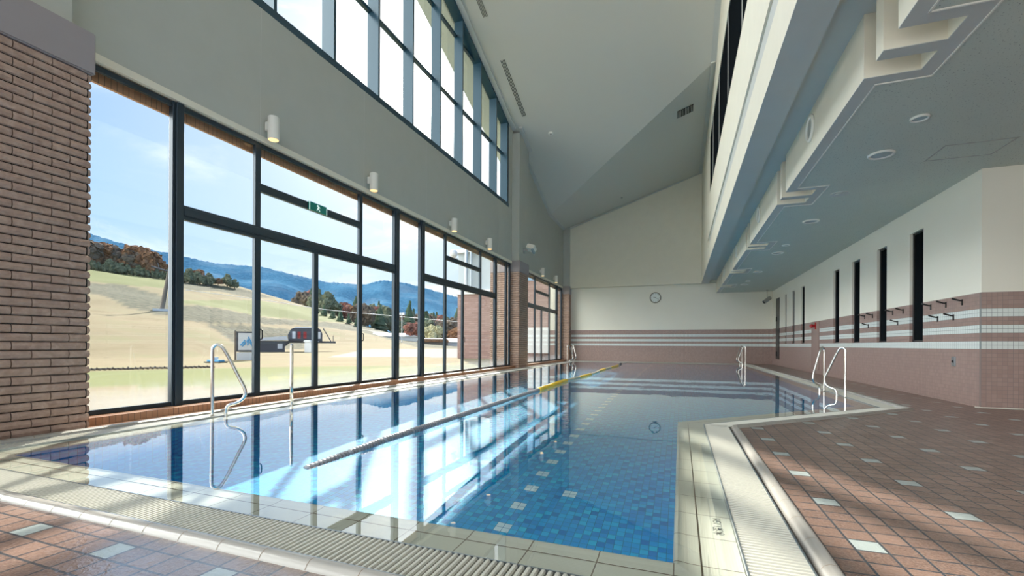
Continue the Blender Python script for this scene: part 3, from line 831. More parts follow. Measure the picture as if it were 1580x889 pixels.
# downlights
def downlight(loc, r, label, grp):
    t = empty('downlight', label, 'ceiling light', loc, group=grp)
    bm = NB(); lathe(bm, [(r * .78, -.004), (r * .80, -.022), (r * .95, -.026), (r, -.012), (r, 0), (r * .78, 0)], seg=36); obj('rim', bm, M_RIM, t, True)
    bm = NB(); cyl(bm, (0, 0, -.008), r * .79, .006, seg=36); obj('lens', bm, M_LENS, t)
    return t
ords = ['nearest large round downlight on the low ceiling', 'second large round downlight along the low ceiling', 'third large round downlight along the low ceiling', 'fourth large round downlight along the low ceiling', 'farthest large round downlight on the low ceiling']
d0 = downlight((2.42, 7.135, ZL), .145, ords[0], 'large downlights of the low ceiling')
for y, l in zip((10.49, 13.77, 17.05, 20.45), ords[1:]): dup(d0, (2.42, y, ZL), label=l)
s0 = downlight((2.42, 6.13, ZL), .085, 'small downlight beside the nearest large one', 'small ceiling fittings of the low ceiling')
for y, l in zip((12.78, 19.4), ('small downlight midway along the low ceiling', 'small downlight towards the far end of the low ceiling')): dup(s0, (2.42, y, ZL), label=l)
t = tag(obj('ceiling_diffuser', NB(), M_TRIM), 'flat grey round air diffuser between two large downlights', 'vent')
bm = NB(); lathe(bm, [(.0, -.012), (.03, -.012), (.035, -.004), (.06, -.012), (.065, -.004), (.13, -.010), (.135, 0), (0.0, 0)][1:7], seg=32); bm.to_mesh(t.data); bm.free(); t.location = (2.42, 8.77, ZL)
bm = NB()
for x0, x1, y0, y1 in ((3.05, 3.75, 7.10, 7.12), (3.05, 3.75, 7.6, 7.62), (3.05, 3.07, 7.1, 7.62), (3.73, 3.75, 7.1, 7.62)): box(bm, x0, x1, y0, y1, ZL - .003, ZL + .001)
tag(obj('ceiling_hatch', bm, M_GREYP), 'square access hatch outline in the low ceiling', 'hatch')
# porthole lights in the fascia
def porthole(y, label):
    t = empty('fascia_porthole', label, 'wall light', (XE - .002, y, 3.69), group='round portholes in the fascia')
    bm = NB(); lathe(bm, [(.125, -.002), (.13, -.026), (.155, -.030), (.172, -.016), (.172, 0), (.125, 0)], seg=36, axis='x'); obj('rim', bm, M_RIM, t, True)
    bm = NB(); cyl(bm, (-.006, 0, 0), .127, .008, 'x', 36); obj('lens', bm, M_GREYP, t)
    return t
p0 = porthole(6.89, 'nearest oval looking porthole in the cream fascia')
for y, l in ((11.05, 'second porthole along the cream fascia'), (15.15, 'third porthole along the cream fascia'), (19.25, 'farthest porthole in the cream fascia')): dup(p0, (XE - .002, y, 3.69), label=l)
# slot diffusers on main ceiling
def slotd(y0, y1, x, label):
    L = math.hypot(y1 - y0, .35 * (y1 - y0)); t = empty('slot_diffuser', label, 'vent', (x, (y0 + y1) / 2, mainceil((y0 + y1) / 2)), group='black slot diffusers in the high ceiling')
    t.rotation_euler = (-math.atan(.35), 0, 0)
    for k in range(4):
        bm = NB(); box(bm, -.075 + .04 * k, -.055 + .04 * k, -L / 2, L / 2, -.006, .002); obj('slot', bm, M_BLACK, t)
    bm = NB(); box(bm, -.09, .09, -L / 2 - .01, L / 2 + .01, -.004, .004); obj('plate', bm, M_CEIL, t)
slotd(9.5, 11.54, -5.12, 'shorter looking black slot diffuser at the top of the ceiling'); slotd(12.82, 14.89, -5.12, 'four line black slot diffuser beside the clerestory')
# vent grille on hip plane
def hipz(x): return zk + (9.05 - zk) / (XR + 5.75) * (x + 5.75)
t = empty('ceiling_grille', 'dark rectangular ventilation grille on the shaded ceiling plane', 'vent', (.12, 16.4, hipz(.12) - .001)); t.rotation_euler = (0, -math.atan((9.05 - zk) / (XR + 5.75)), 0)
bm = NB(); box(bm, -.27, .27, -.24, .24, -.012, .004); obj('plate', bm, M_MORTAR, t)
bm = NB()
for k in range(11): box(bm, -.25 + .05 * k - .008, -.25 + .05 * k + .008, -.22, .22, -.02, -.011)
obj('slat', bm, M_GREYP, t)
bm = NB(); cyl(bm, (0, 0, -.02), .07, .04, r2_=.09); o = tag(obj('smoke_detector', bm, M_WHITE), 'round white detector on the sloping ceiling past the slots', 'detector'); o.location = (-4.42, 15.80, mainceil(15.80)); o.rotation_euler = (-math.atan(.35), 0, 0)
bm = NB(); cyl(bm, (0, 0, -.045), .035, .02); obj('sensor', bm, M_GREYP, o)
bm = NB(); cyl(bm, (0, 0, -.02), .05, .03); o = tag(obj('sprinkler_head', bm, M_GREYP), 'tiny fitting on the shaded ceiling plane near the far wall', 'sprinkler'); o.location = (-2.65, 22.0, hipz(-2.65))
# clock 9:20
t = empty('wall_clock', 'round white wall clock with grey rim on the far wall', 'clock', (-1.165, 23.45, 3.20))
bm = NB(); lathe(bm, [(.225, -.005), (.225, -.03), (.25, -.045), (.268, -.03), (.268, 0)], seg=40, axis='y'); obj('rim', bm, mat('clock_rim', col=(.22, .21, .17), rough=.3, metal=.4), t, True)
bm = NB(); cyl(bm, (0, -.012, 0), .228, .01, 'y', 40); obj('dial', bm, mat('clock_dial', col=(.70, .75, .73), rough=.5), t)
bm = NB()
for k in range(12):
    a = math.radians(30 * k); c = Vector((math.sin(a) * .19, -.0185, math.cos(a) * .19)); box(bm, c.x - .01, c.x + .01, c.y, c.y + .002, c.z - .016, c.z + .016)
obj('hour_marks', bm, M_GREYP, t)
for nm, L, ang, wd in (('hour_hand', .10, 280, .012), ('minute_hand', .17, 120, .008)):
    a = math.radians(ang); d = Vector((math.sin(a), 0, math.cos(a))); s = Vector((d.z, 0, -d.x)) * wd
    bm = NB(); o_ = Vector((0, -.022, 0)); quad(bm, o_ - d * .03 - s, o_ - d * .03 + s, o_ + d * L + s * .6, o_ + d * L - s * .6)
    f = bm.faces[:]; r_ = bmesh.ops.extrude_face_region(bm, geom=f); bmesh.ops.translate(bm, verts=[v for v in r_['geom'] if isinstance(v, bmesh.types.BMVert)], vec=(0, -.003, 0)); obj(nm, bm, M_BLACK, t)
# cctv camera under low ceiling
t = empty('security_camera', 'grey security camera hanging from the low ceiling at the far right corner', 'camera', (3.62, 22.9, ZL))
bm = NB(); tube(bm, [(0, 0, 0), (0, 0, -.32)], .014); cyl(bm, (0, 0, -.01), .05, .02); obj('stem', bm, M_GREYP, t)
bm = NB(); cyl(bm, (0, 0, 0), .085, .36, 'x', 20); bmesh.ops.rotate(bm, verts=bm.verts[:], matrix=Matrix.Rotation(math.radians(-35), 3, 'Y')); bmesh.ops.rotate(bm, verts=bm.verts[:], matrix=Matrix.Rotation(math.radians(25), 3, 'Z')); bmesh.ops.translate(bm, verts=bm.verts[:], vec=(0, 0, -.44)); obj('body', bm, M_GREYP, t)
bm = NB(); cyl(bm, (-.185, 0, 0), .06, .02, 'x', 20); bmesh.ops.rotate(bm, verts=bm.verts[:], matrix=Matrix.Rotation(math.radians(-35), 3, 'Y')); bmesh.ops.rotate(bm, verts=bm.verts[:], matrix=Matrix.Rotation(math.radians(25), 3, 'Z')); bmesh.ops.translate(bm, verts=bm.verts[:], vec=(0, 0, -.44)); obj('lens', bm, M_BLACK, t)
# floodlight on middle pilaster
t = empty('floodlight', 'white boxy floodlight mounted on the pilaster above the middle pier', 'lamp', (-5.47, 15.9, 4.35))
bm = NB(); box(bm, 0, .03, -.07, .07, -.12, .06); box(bm, .02, .16, -.02, .02, -.03, .03); obj('bracket', bm, M_GREYP, t)
bm = NB(); box(bm, -.16, .16, -.14, .14, -.09, .09); bmesh.ops.bevel(bm, geom=bm.edges[:], offset=.02, segments=2, affect='EDGES'); R_ = Matrix.Rotation(math.radians(-25), 3, 'X') @ Matrix.Rotation(math.radians(20), 3, 'Y'); bmesh.ops.rotate(bm, verts=bm.verts[:], matrix=R_); bmesh.ops.translate(bm, verts=bm.verts[:], vec=(.30, 0, .06)); obj('housing', bm, M_WHITE, t)
bm = NB(); box(bm, .10, .17, -.13, .13, -.14, -.07); bmesh.ops.rotate(bm, verts=bm.verts[:], matrix=R_); bmesh.ops.translate(bm, verts=bm.verts[:], vec=(.30, 0, .06)); obj('lens', bm, M_LENS, t)
# hooks
def hook(y, z, label, grp):
    t = empty('towel_hook', label, 'hook', (XW, y, z), group=grp)
    bm = NB(); box(bm, -.012, 0, -.012, .012, -.07, .02); obj('back_plate', bm, M_BLACK, t)
    bm = NB(); tube(bm, [(-.01, 0, 0), (-.04, 0, .004), (-.125, 0, .035)], [.013, .012, .014]); obj('peg', bm, M_BLACK, t)
    return t
HK = [(8.64, 1.535, 'upper hook nearest the wall corner', 'A'), (9.08, 1.535, 'upper middle hook of the five hook set', 'A'), (9.54, 1.535, 'upper hook next to the widest near slot window', 'A'), (8.87, 1.325, 'lower hook of the five hook set towards the corner', 'A'), (9.32, 1.325, 'lower hook of the five hook set towards the slot window', 'A'),
      (10.54, 1.535, 'upper hook towards the camera in the middle three hook set', 'B'), (10.99, 1.535, 'upper hook away from the camera in the middle three hook set', 'B'), (10.77, 1.325, 'lower hook of the middle three hook set', 'B'),
      (11.99, 1.535, 'upper hook towards the camera in the far three hook set', 'C'), (12.44, 1.535, 'upper hook away from the camera in the far three hook set', 'C'), (12.22, 1.325, 'lower hook of the far three hook set', 'C')]
h0 = None
for y, z, l, k in HK:
    gname = {'A': 'hooks between corner and first slot window', 'B': 'hooks between first and second slot windows', 'C': 'hooks between second and third slot windows'}[k]
    lab = 'black towel hook, ' + l
    if h0 is None: h0 = hook(y, z, lab, gname)
    else:
        q = dup(h0, (XW, y, z), label=lab); q['group'] = gname
# outlet
bm = NB(); box(bm, -.018, 0, -.045, .045, -.075, .075); bmesh.ops.bevel(bm, geom=bm.edges[:], offset=.004, segments=2, affect='EDGES')
t = tag(obj('wall_outlet', bm, M_STEELD), 'small metal outlet plate low on the brown wall tiles', 'outlet'); t.location = (XW, 8.85, .625)
bm = NB(); cyl(bm, (-.022, 0, 0), .018, .012, 'x'); obj('socket', bm, M_BLACK, t)
# alarm & access panel
bm = NB(); box(bm, -.02, 0, -.42, .40, -.80, .68); t = tag(obj('access_panel', bm, mat('rose_metal_panel', col=(.30, .21, .19), rough=.5)), 'flat rose metal panel interrupting the white tile stripes', 'panel'); t.location = (XW - .003, 16.42, .93)
bm = NB(); box(bm, -.035, 0, -.04, .04, -.105, .105); cyl(bm, (-.06, 0, .0), .045, .05, 'x'); t = tag(obj('alarm_lamp', bm, M_RED), 'red fire alarm lamp on the right wall above the panel', 'alarm'); t.location = (XW - .02, 16.32, 1.47)
bm = NB(); lathe(bm, [(.05, 0), (.06, .03), (.045, .07), (.01, .085)], axis='x'); 
for v in bm.verts: v.co.x = -v.co.x - .085
obj('dome', bm, M_RED, t, True)
# exit sign on the transom bar
t = empty('exit_sign', 'small green emergency exit sign on the window crossbar', 'sign', (XF + .03, 6.04, 3.14))
bm = NB(); box(bm, -.012, .012, -.20, .20, -.068, .068); obj('panel', bm, M_GREEN, t)
for a_ in (-.20, .188):
    bm = NB(); box(bm, .012, .014, a_, a_ + .012, -.068, .068); obj('end_strip', bm, M_SIGNW, t)
bm = NB(); cyl(bm, (.014, -.012, .043), .011, .004, 'x', 14)
for p in ([(-.01, .028), (.012, -.008)], [(.012, -.008), (.035, -.045)], [(.012, -.008), (-.012, -.022), (-.032, -.048)], [(-.008, .026), (-.032, .008)], [(-.006, .026), (.02, .02), (.03, .035)]):
    tube(bm, [(.014, -a_, b_) for a_, b_ in p], .006, 6)
obj('running_figure', bm, M_SIGNW, t)

# ------------------------------------------------------------------ handrails
def rail(loc, az, label, grp):
    """az = world azimuth of the bulge direction"""
    t = empty('pool_handrail', label, 'handrail', loc, az, grp)
    prof = [(0, -.03), (0, .3), (0, .60), (0, .76), (.012, .805), (.045, .828), (.085, .812), (.115, .77), (.17, .66), (.25, .48), (.315, .34), (.333, .28), (.325, .215), (.285, .165), (.225, .135), (.17, .12), (.145, .09), (.135, .05), (.135, -.03), (.135, -.35)]
    bm = NB(); tube(bm, smoothcurve([(a, 0, b) for a, b in prof], 5), .019, 14); o = obj('tube', bm, M_STEEL, t, True)
    bm = NB(); lathe(bm, [(.020, -.022), (.040, -.022), (.038, -.014), (.020, -.010)], (0, 0, 0), 20); lathe(bm, [(.020, -.022), (.036, -.022), (.034, -.014), (.020, -.010)], (.135, 0, 0), 20); obj('flange', bm, M_STEEL, t, True)
    return t
a45 = math.radians(45)
rails = [((-5.10, 3.72), a45, 'steel grab rail nearest the camera at the left pool edge', 'left near handrails'),
         ((-5.10, 4.87), -a45, 'steel grab rail seen edge on beside the near left one', 'left near handrails'),
         ((-5.10, 21.36), a45, 'nearer steel grab rail in the far left corner of the pool', 'far left handrails'),
         ((-5.10, 22.46), -a45, 'farther steel grab rail in the far left corner of the pool', 'far left handrails'),
         ((2.586, 9.02), math.pi - a45, 'steel grab rail nearest the camera at the right pool edge', 'right near handrails'),
         ((2.566, 10.13), math.pi + a45, 'steel grab rail just behind the nearest right one', 'right near handrails'),
         ((2.575, 21.3), math.pi - a45, 'nearer steel grab rail at the far right of the pool', 'far right handrails'),
         ((2.575, 22.4), math.pi + a45, 'farther steel grab rail at the far right of the pool', 'far right handrails')]
r0 = None
for (x, y), az, l, gr in rails:
    if r0 is None: r0 = rail((x, y, 0), az, l, gr)
    else: q = dup(r0, (x, y, 0), az, l); q['group'] = gr

# ------------------------------------------------------------------ lane rope
t = empty('lane_rope', 'long floating lane rope with grey and yellow floats', 'lane rope', (-2.45, 2.4, 0))
def ropez(y):
    s = y
    return -.030 + min(1, max(0, (y - 2.42) / .9)) * .034 
def ropex(y): return -.0 + .05 * math.sin(y * 1.1) * min(1, max(0, (y - 8) / 3)) + .03 * math.sin(y * .5)
y = 2.44; seg = 0
Y0 = 2.4
pts = []
while y < 20.4:
    L = .42 if y < 9.8 else .60
    if y < 7.7: m_, r_ = M_FLOATG, .036
    elif y < 9.9: m_, r_ = M_FLOATY, .050
    elif y > 19.2: m_, r_ = M_FLOATK, .05
    else: m_, r_ = (M_FLOATW, .034) if (int(y * .7) % 2) else (M_FLOATY, .042)
    bm = NB(); n = 11 if y < 8 else 5
    prof = []
    for k in range(n):
        u0 = L * (k + .06) / n; u1 = L * (k + .5) / n; u2_ = L * (k + .94) / n
        if y < 7.7: prof += [(r_ * .62, u0), (r_, u0 + .004), (r_, u1), (r_ * .62, u1 + .004)]
        else: prof += [(r_ * .9, u0), (r_, u1), (r_ * .9, u2_)]
    prof = [(r_ * .3, 0)] + prof + [(r_ * .3, L * .99)]
    lathe(bm, prof, seg=14, axis='y')
    o = obj('float', bm, m_, t, False)
    z0_, z1_ = ropez(y), ropez(y + L); x0_, x1_ = ropex(y), ropex(y + L)
    o.location = (x0_, y - Y0, z0_); o.rotation_euler = (math.atan2(z1_ - z0_, L), 0, -math.atan2(x1_ - x0_, L))
    pts.append((x0_, y - Y0, z0_)); y += L + .015
bm = NB(); tube(bm, pts + [(0, 20.3 - 0, 0.0)], .007, 6); obj('rope', bm, M_STEELD, t)

# ------------------------------------------------------------------ outdoors
def AZ(px): return math.atan((px - 790) / FOC) - YAW            # azimuth from +Y, + to the right
def place(px, d, z=None):
    a = AZ(px); x, y = math.sin(a) * d, math.cos(a) * d
    return Vector((x, y, terr(x, y) if z is None else z))
crest = [(-1.30, .150), (-1.107, .127), (-.93, .112), (-.86, .100), (-.74, .064), (-.67, .040), (-.60, .020), (-.48, .004), (-.3, .0), (.2, .0)]
def lin(tab, v):
    if v <= tab[0][0]: return tab[0][1]
    for (a, b), (c, d) in zip(tab, tab[1:]):
        if v <= c: return b + (d - b) * (v - a) / (c - a)
    return tab[-1][1]
def terr(x, y):
    d = math.hypot(x, y); a = math.atan2(x, y); t = lin(crest, a)
    q_ = min(1, max(0, (a + .97) / .12)); s = max(0.0, d - 42 - 24 * q_) / (178.0 - 24 * q_)
    if s > 1: s = 1 - (s - 1) * .15
    n = mnoise.noise(Vector((x / 24, y / 24, 0))) * 1.2 + mnoise.noise(Vector((x / 8, y / 8, 3))) * .3
    z = -.25 + (220 * t + .6) * s * (.85 + .15 * s) + n * min(1, max(0, (d - 45) / 40)) * min(1, t * 14)
    return z
def inpoly(px, py, poly):
    c = False; n = len(poly)
    for i in range(n):
        x1, y1 = poly[i]; x2, y2 = poly[i - 1]
        if (y1 > py) != (y2 > py) and px < (x2 - x1) * (py - y1) / (y2 - y1) + x1: c = not c
    return c
ZONES = [([(294, 466), (391, 465), (481, 477), (552, 501), (503, 497.5), (399, 490), (354, 479), (305, 473), (285, 472), (280, 466)], 1),
         ([(275, 473), (305, 474), (354, 481), (399, 492), (503, 499), (552, 503), (645, 514), (740, 531), (740, 539), (645, 537), (559, 514), (488, 505), (391, 501), (324, 501), (275, 497)], 2),
         ([(317, 504), (391, 504), (447, 510), (470, 520), (470, 541), (369, 536), (332, 511)], 2),
         ([(60, 430), (139, 440), (190, 443), (261, 462), (275, 466), (275, 492), (242, 488), (205, 479), (186, 473), (167, 462), (139, 456), (60, 448)], 2),
         ([(60, 405), (139, 415), (259, 431), (275, 436), (275, 450), (259, 448), (139, 438), (60, 428)], 1),
         ([(280, 438), (369, 447), (421, 461), (391, 463), (340, 452), (285, 450)], 2),
         ([(552, 508), (640, 520), (600, 519)], 3), ([(60, 600), (1000, 600), (1000, 558), (60, 577)], 1), ([(567, 540), (760, 538), (900, 540), (900, 553), (640, 552), (503, 553)], 3)]
bm = NB(); cl_ = bm.verts.layers.float_color.new('cover')
NA, ND = 300, 110; grid = []
for i in range(NA + 1):
    a = -1.75 + (2.0) * i / NA; row = []
    for j in range(ND + 1):
        u = j / ND; d = 2.0 + 260 * u ** 2.1
        x, y_ = math.sin(a) * d, math.cos(a) * d
        v = bm.verts.new((x, y_, terr(x, y_))); p = Vector((x, y_, v.co.z - H)); Fd = p.dot(_f)
        k = 0
        if Fd > 1:
            px, py = 790 + FOC * p.dot(_r) / Fd, HORIZ - FOC * p.z / Fd
            for poly, kk in ZONES:
                if inpoly(px, py, poly): k = kk
        v[cl_] = (1.0 if k == 1 else 0, 1.0 if k == 2 else 0, 1.0 if k == 3 else 0, 1)
        row.append(v)
    grid.append(row)
for A_, B_ in zip(grid, grid[1:]):
    for j in range(ND):
        c_ = (A_[j].co + B_[j + 1].co) / 2
        if c_.x > -5.95 and c_.y < 24.5: continue
        bm.faces.new([A_[j], A_[j + 1], B_[j + 1], B_[j]])
def ground_build(g, b):
    at = nn(g.nt, 'ShaderNodeAttribute', attribute_name='cover'); r_, g_, b_ = g.sep(at.outputs['Vector'])
    pos = g.pos()
    n = g.noise(pos, .18, 5, .6); n2 = g.noise(pos, 1.3, 4, .7)
    c = g.ramp(n, [(.3, (.48, .37, .20)), (.5, (.58, .46, .27)), (.7, (.52, .47, .24))])
    c = g.mix(r_, c, g.mix(n, (.34, .38, .12), (.45, .46, .21)))
    c = g.mix(g_, c, g.mix(g.smooth(n2, .35, .65), (.13, .135, .09), (.36, .33, .22)))
    c = g.mix(b_, c, (.62, .60, .55))
    c = g.mix(g.m('MULTIPLY', g.smooth(g.noise(pos, 7.0, 4, .7), .45, .70), .22), c, (.20, .19, .10))
    c = g.mix(g.m('MULTIPLY', g.smooth(n2, .55, .75), .25), c, (.25, .22, .13))
    c = g.mix(.58, c, (.0, .0, .0))
    g.nt.links.new(c, b.inputs['Base Color']); b.inputs['Roughness'].default_value = .95; b.inputs['Specular IOR Level'].default_value = .1
M_GROUND = mat('dry_grass_slope', ground_build)
go = struct('ground_slope', bm, M_GROUND, 'dry grass ski slope and lawn outside the windows')
for p in go.data.polygons: p.use_smooth = True

# mountains
def mountain(name, tab, dist, depth, label, m_, amp):
    bm = NB(); rows = []
    N = 420
    for i in range(N + 1):
        px = -250 + 1300 * i / N; a = AZ(px); py = lin(tab, px)
        e = (HORIZ - py) / FOC * math.cos(a + YAW); row = []
        for j in range(22):
            s = j / 21; d = dist - depth * (1 - s)
            z = e * d * (s ** .8) * 1.0 + mnoise.noise(Vector((px * .02, s * 5, 1))) * amp * s * (1 - s) * 4 + (random.uniform(-1, 1) * amp * .06 if j == 21 else 0)
            row.append(bm.verts.new((math.sin(a) * d, math.cos(a) * d, z - 4 * (1 - s))))
        rows.append(row)
    for A_, B_ in zip(rows, rows[1:]):
        for j in range(21): bm.faces.new([A_[j], A_[j + 1], B_[j + 1], B_[j]])
    o = struct(name, bm, m_, label); 
    return o
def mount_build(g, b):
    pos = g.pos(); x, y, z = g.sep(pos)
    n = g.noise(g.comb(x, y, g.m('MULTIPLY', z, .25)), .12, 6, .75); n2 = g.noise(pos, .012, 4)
    c = g.ramp(n, [(.35, (.045, .13, .22)), (.55, (.08, .20, .31)), (.75, (.17, .31, .42))])  # aerial haze put into the forest's base colour as blue
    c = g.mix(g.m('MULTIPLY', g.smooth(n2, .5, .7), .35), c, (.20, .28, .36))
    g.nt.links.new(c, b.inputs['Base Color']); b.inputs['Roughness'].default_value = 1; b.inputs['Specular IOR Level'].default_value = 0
M_MOUNT = mat('haze_tinted_conifer_forest', mount_build)
mountain('hill_mountain_back', [(-250, 330), (60, 345), (140, 364), (200, 382), (260, 393), (330, 408), (400, 413), (440, 422), (500, 436), (560, 440), (590, 433), (630, 438), (680, 452), (740, 468), (900, 490), (1050, 500)], 1500, 700, 'forested mountain ridge behind the slope, tinted with blue haze', M_MOUNT, 26)

# trees
def leafmat(name, a_, b_):
    def f(g, b):
        n = g.noise(g.pos(), 1.6, 4, .7); g.nt.links.new(g.ramp(n, [(.35, a_), (.65, b_)]), b.inputs['Base Color']); b.inputs['Roughness'].default_value = .95; b.inputs['Specular IOR Level'].default_value = .1
    return mat(name, f)
ML = {'orange': leafmat('orange_leaves', (.16, .085, .05), (.36, .19, .10)), 'brown': leafmat('brown_leaves', (.11, .09, .075), (.27, .20, .14)), 'green': leafmat('conifer_needles', (.04, .075, .05), (.12, .17, .10)), 'olive': leafmat('olive_leaves', (.09, .11, .07), (.26, .27, .17)), 'red': leafmat('russet_leaves', (.22, .09, .07), (.36, .17, .13)), 'pale': leafmat('pale_gold_leaves', (.40, .36, .20), (.60, .55, .34))}
M_BARK = mat('grey_bark', col=(.16, .13, .11), rough=.95)
def crownmesh(seed, conifer=False):
    bm = NB(); rnd = random.Random(seed)
    if conifer:
        for k in range(6): bmesh.ops.create_cone(bm, cap_ends=True, segments=9, radius1=1.0 - .15 * k, radius2=.1, depth=.9, matrix=Matrix.Translation((0, 0, .5 + k * .42)))
    else:
        for k in range(20):
            a = rnd.uniform(0, 6.28); r = rnd.uniform(0, .85); s = rnd.uniform(.26, .46)
            bmesh.ops.create_icosphere(bm, subdivisions=3, radius=s, matrix=Matrix.Translation((math.cos(a) * r, math.sin(a) * r, rnd.uniform(.55, 1.75 - r * .5))))
    for v in bm.verts: v.co += Vector([mnoise.noise(v.co * 4 + Vector((seed, i * 7, 0))) for i in range(3)]) * .22 + Vector([mnoise.noise(v.co * 13 + Vector((seed, i * 7, 5))) for i in range(3)]) * .12
    me = bpy.data.meshes.new('crown'); bm.to_mesh(me); bm.free(); return me
CR = {}
def tree(loc, s, kind, label, grp, nm='autumn_tree'):
    if kind not in CR:
        me = crownmesh(len(CR) * 5 + 2, kind == 'green'); me.materials.append(ML[kind]); bm = NB(); tube(bm, [(0, 0, -.3), (0.02, 0, .4), (0, .02, 1.1)], [.09, .07, .04], 7)
        tm = bpy.data.meshes.new('trunk'); bm.to_mesh(tm); bm.free(); tm.materials.append(M_BARK); CR[kind] = (me, tm)
    t = empty(nm, label, 'tree', loc, random.uniform(0, 6.28), grp); t.scale = (s, s, s * random.uniform(.9, 1.15))
    for n_, me in zip(('crown', 'trunk'), CR[kind]):
        o = bpy.data.objects.new(n_, me); C.objects.link(o); o.parent = t
    return t
def gline(name_grp, label, specs):
    xs = sorted(q[0] for q in specs)
    for px, d, s, kind in specs:
        k_ = xs.index(px) / max(1, len(xs) - 1)
        w_ = 'at the end nearest the near pier' if k_ < .25 else 'left of the middle of its row' if k_ < .5 else 'right of the middle of its row' if k_ < .75 else 'at the end farthest from the near pier'
        tree(place(px, d), s * (.85 if 'clump on' in label else .62), kind, {'orange': 'orange', 'brown': 'brown', 'olive': 'olive', 'green': 'dark green'}.get(kind, kind) + ' ' + label + ', ' + w_, name_grp)
gline('autumn trees along the hill crest left of the thick mullion', 'tree in the clump on the crest', [(150, 205, 5.5, 'orange'), (163, 208, 6.2, 'orange'), (176, 206, 5.2, 'brown'), (190, 207, 4.6, 'orange'), (202, 204, 5.6, 'brown'), (213, 205, 6, 'orange'), (225, 204, 5.2, 'orange'), (236, 203, 4.2, 'orange'), (248, 206, 3.6, 'orange'), (135, 204, 6, 'brown'), (120, 205, 6, 'orange')])
gline('bushes below the autumn clump', 'low bush on the crest', [(x, 200, 2.0 + (x % 5) * .3, 'olive' if x % 3 else 'brown') for x in range(142, 330, 9)])
gline('trees at the middle of the crest', 'small tree past the clump', [(292, 200, 4.0, 'olive'), (308, 203, 4.4, 'orange'), (322, 205, 3.2, 'olive'), (336, 205, 2.4, 'orange'), (350, 205, 3.4, 'olive'), (362, 205, 2.8, 'olive')])
rnd = random.Random(5); specs = []; spots = []
for k in range(1500):
    px = rnd.uniform(466, 778); d = rnd.uniform(222, 385); p_ = Vector((math.sin(AZ(px)) * d, math.cos(AZ(px)) * d))
    if all((p_ - q).length > 8.2 for q in spots):
        spots.append(p_); specs.append((px, d, rnd.uniform(3.6, 5.4) * (1.2 if px > 560 else 1), rnd.choice(['brown', 'brown', 'orange', 'olive', 'brown', 'green', 'olive', 'brown', 'red'])))
for px, d, s, kind in specs:
    a = AZ(px); z = terr(math.sin(a) * 220, math.cos(a) * 220) + max(0, d - 220) * .075
    k_ = {'brown': 'brown', 'orange': 'rust orange', 'green': 'dark conifer', 'olive': 'olive', 'red': 'russet'}[kind]
    r_ = 'left of the wide mullions' if px < 600 else 'right of the wide mullions' if px < 700 else 'beside the annex'
    tree(Vector((math.sin(a) * d, math.cos(a) * d, z - 2)), s, kind, '%s tree in the %s woods below the mountain, %s' % (k_, 'front' if d < 260 else 'middle' if d < 320 else 'rear', r_), 'woodland trees, %s' % k_)
gline('young conifers on the edge of the slope', 'small conifer at the slope edge', [(488, 190, 2.0, 'green'), (500, 188, 2.4, 'green'), (513, 186, 2.3, 'green'), (525, 184, 2.6, 'green'), (538, 184, 2.2, 'green'), (550, 183, 2.0, 'green')])
tree(place(637, 150), 3.3, 'red', 'red leaved tree behind the white roofs', None); tree(place(667, 140), 3.0, 'pale', 'pale gold tree beside the orange roofed hut', None)

M_DKMET = mat('dark_station_cladding', col=(.07, .08, .10), rough=.5); M_WOODK = mat('weathered_timber', col=(.20, .17, .14), rough=.9); M_PANW = mat('pale_panel', col=(.72, .74, .76), rough=.6)
# chairlift station on T pylon
c = place(470, 62); zg = c.z
t = empty('chairlift_station', 'dark round roofed chairlift station on a T shaped pylon', 'lift station', (c.x, c.y, zg - .1), -AZ(470)); t.scale = (.72, .72, .72)
bm = NB(); prism(bm, [(-2.5, 1.9), (2.8, 1.9), (2.8, 3.2), (2.5, 3.9), (2.0, 4.15), (-1.5, 4.15), (-2.1, 3.9), (-2.6, 2.9)], -1.2, 1.2, 'y'); obj('cabin', bm, M_DKMET, t)
for x0, m__ in ((-1.9, M_PANW), (-1.1, M_RED), (-.2, M_RED), (2.0, M_PANW)):
    bm = NB(); box(bm, x0, x0 + .5, -1.24, -1.2, 2.3, 3.5); obj('window_panel', bm, m__, t)
bm = NB(); prism(bm, [(-1.7, 4.12), (2.1, 4.12), (1.7, 4.28), (-1.2, 4.28)], -1.25, 1.25, 'y'); obj('roof', bm, M_PANW, t)
bm = NB(); box(bm, -4.3, 5.0, -.25, .25, 1.55, 1.9); box(bm, -3.6, -3.1, -.3, .3, -.6, 1.6); prism(bm, [(-4.3, 1.55), (-2.3, 1.55), (-3.1, .9), (-3.6, .9)], -.2, .2, 'y'); obj('pylon', bm, M_DKMET, t)
bm = NB(); tube(bm, [(3, 0, 4.1), (4.2, -.2, 1.9)], .08); tube(bm, [(4.6, 0, 1.9), (4.6, 0, 2.9)], .05); obj('brace', bm, M_DKMET, t)
c = place(414, 60); t = empty('lift_hut', 'low dark hut with pale flat roof beside the lift station', 'hut', c, -AZ(414)); t.scale = (.85, .85, .95)
bm = NB(); box(bm, -2.0, 2.0, -1.5, 1.5, -.6, 1.35); obj('wall', bm, M_DKMET, t)
bm = NB(); prism(bm, [(-2.4, 1.35), (2.4, 1.45), (2.2, 1.95), (-2.2, 1.6)], -1.8, 1.8, 'y'); obj('roof', bm, M_PANW, t)
bm = NB(); box(bm, 1.1, 1.7, -1.54, -1.5, .4, 1.0); obj('window', bm, M_PANW, t)
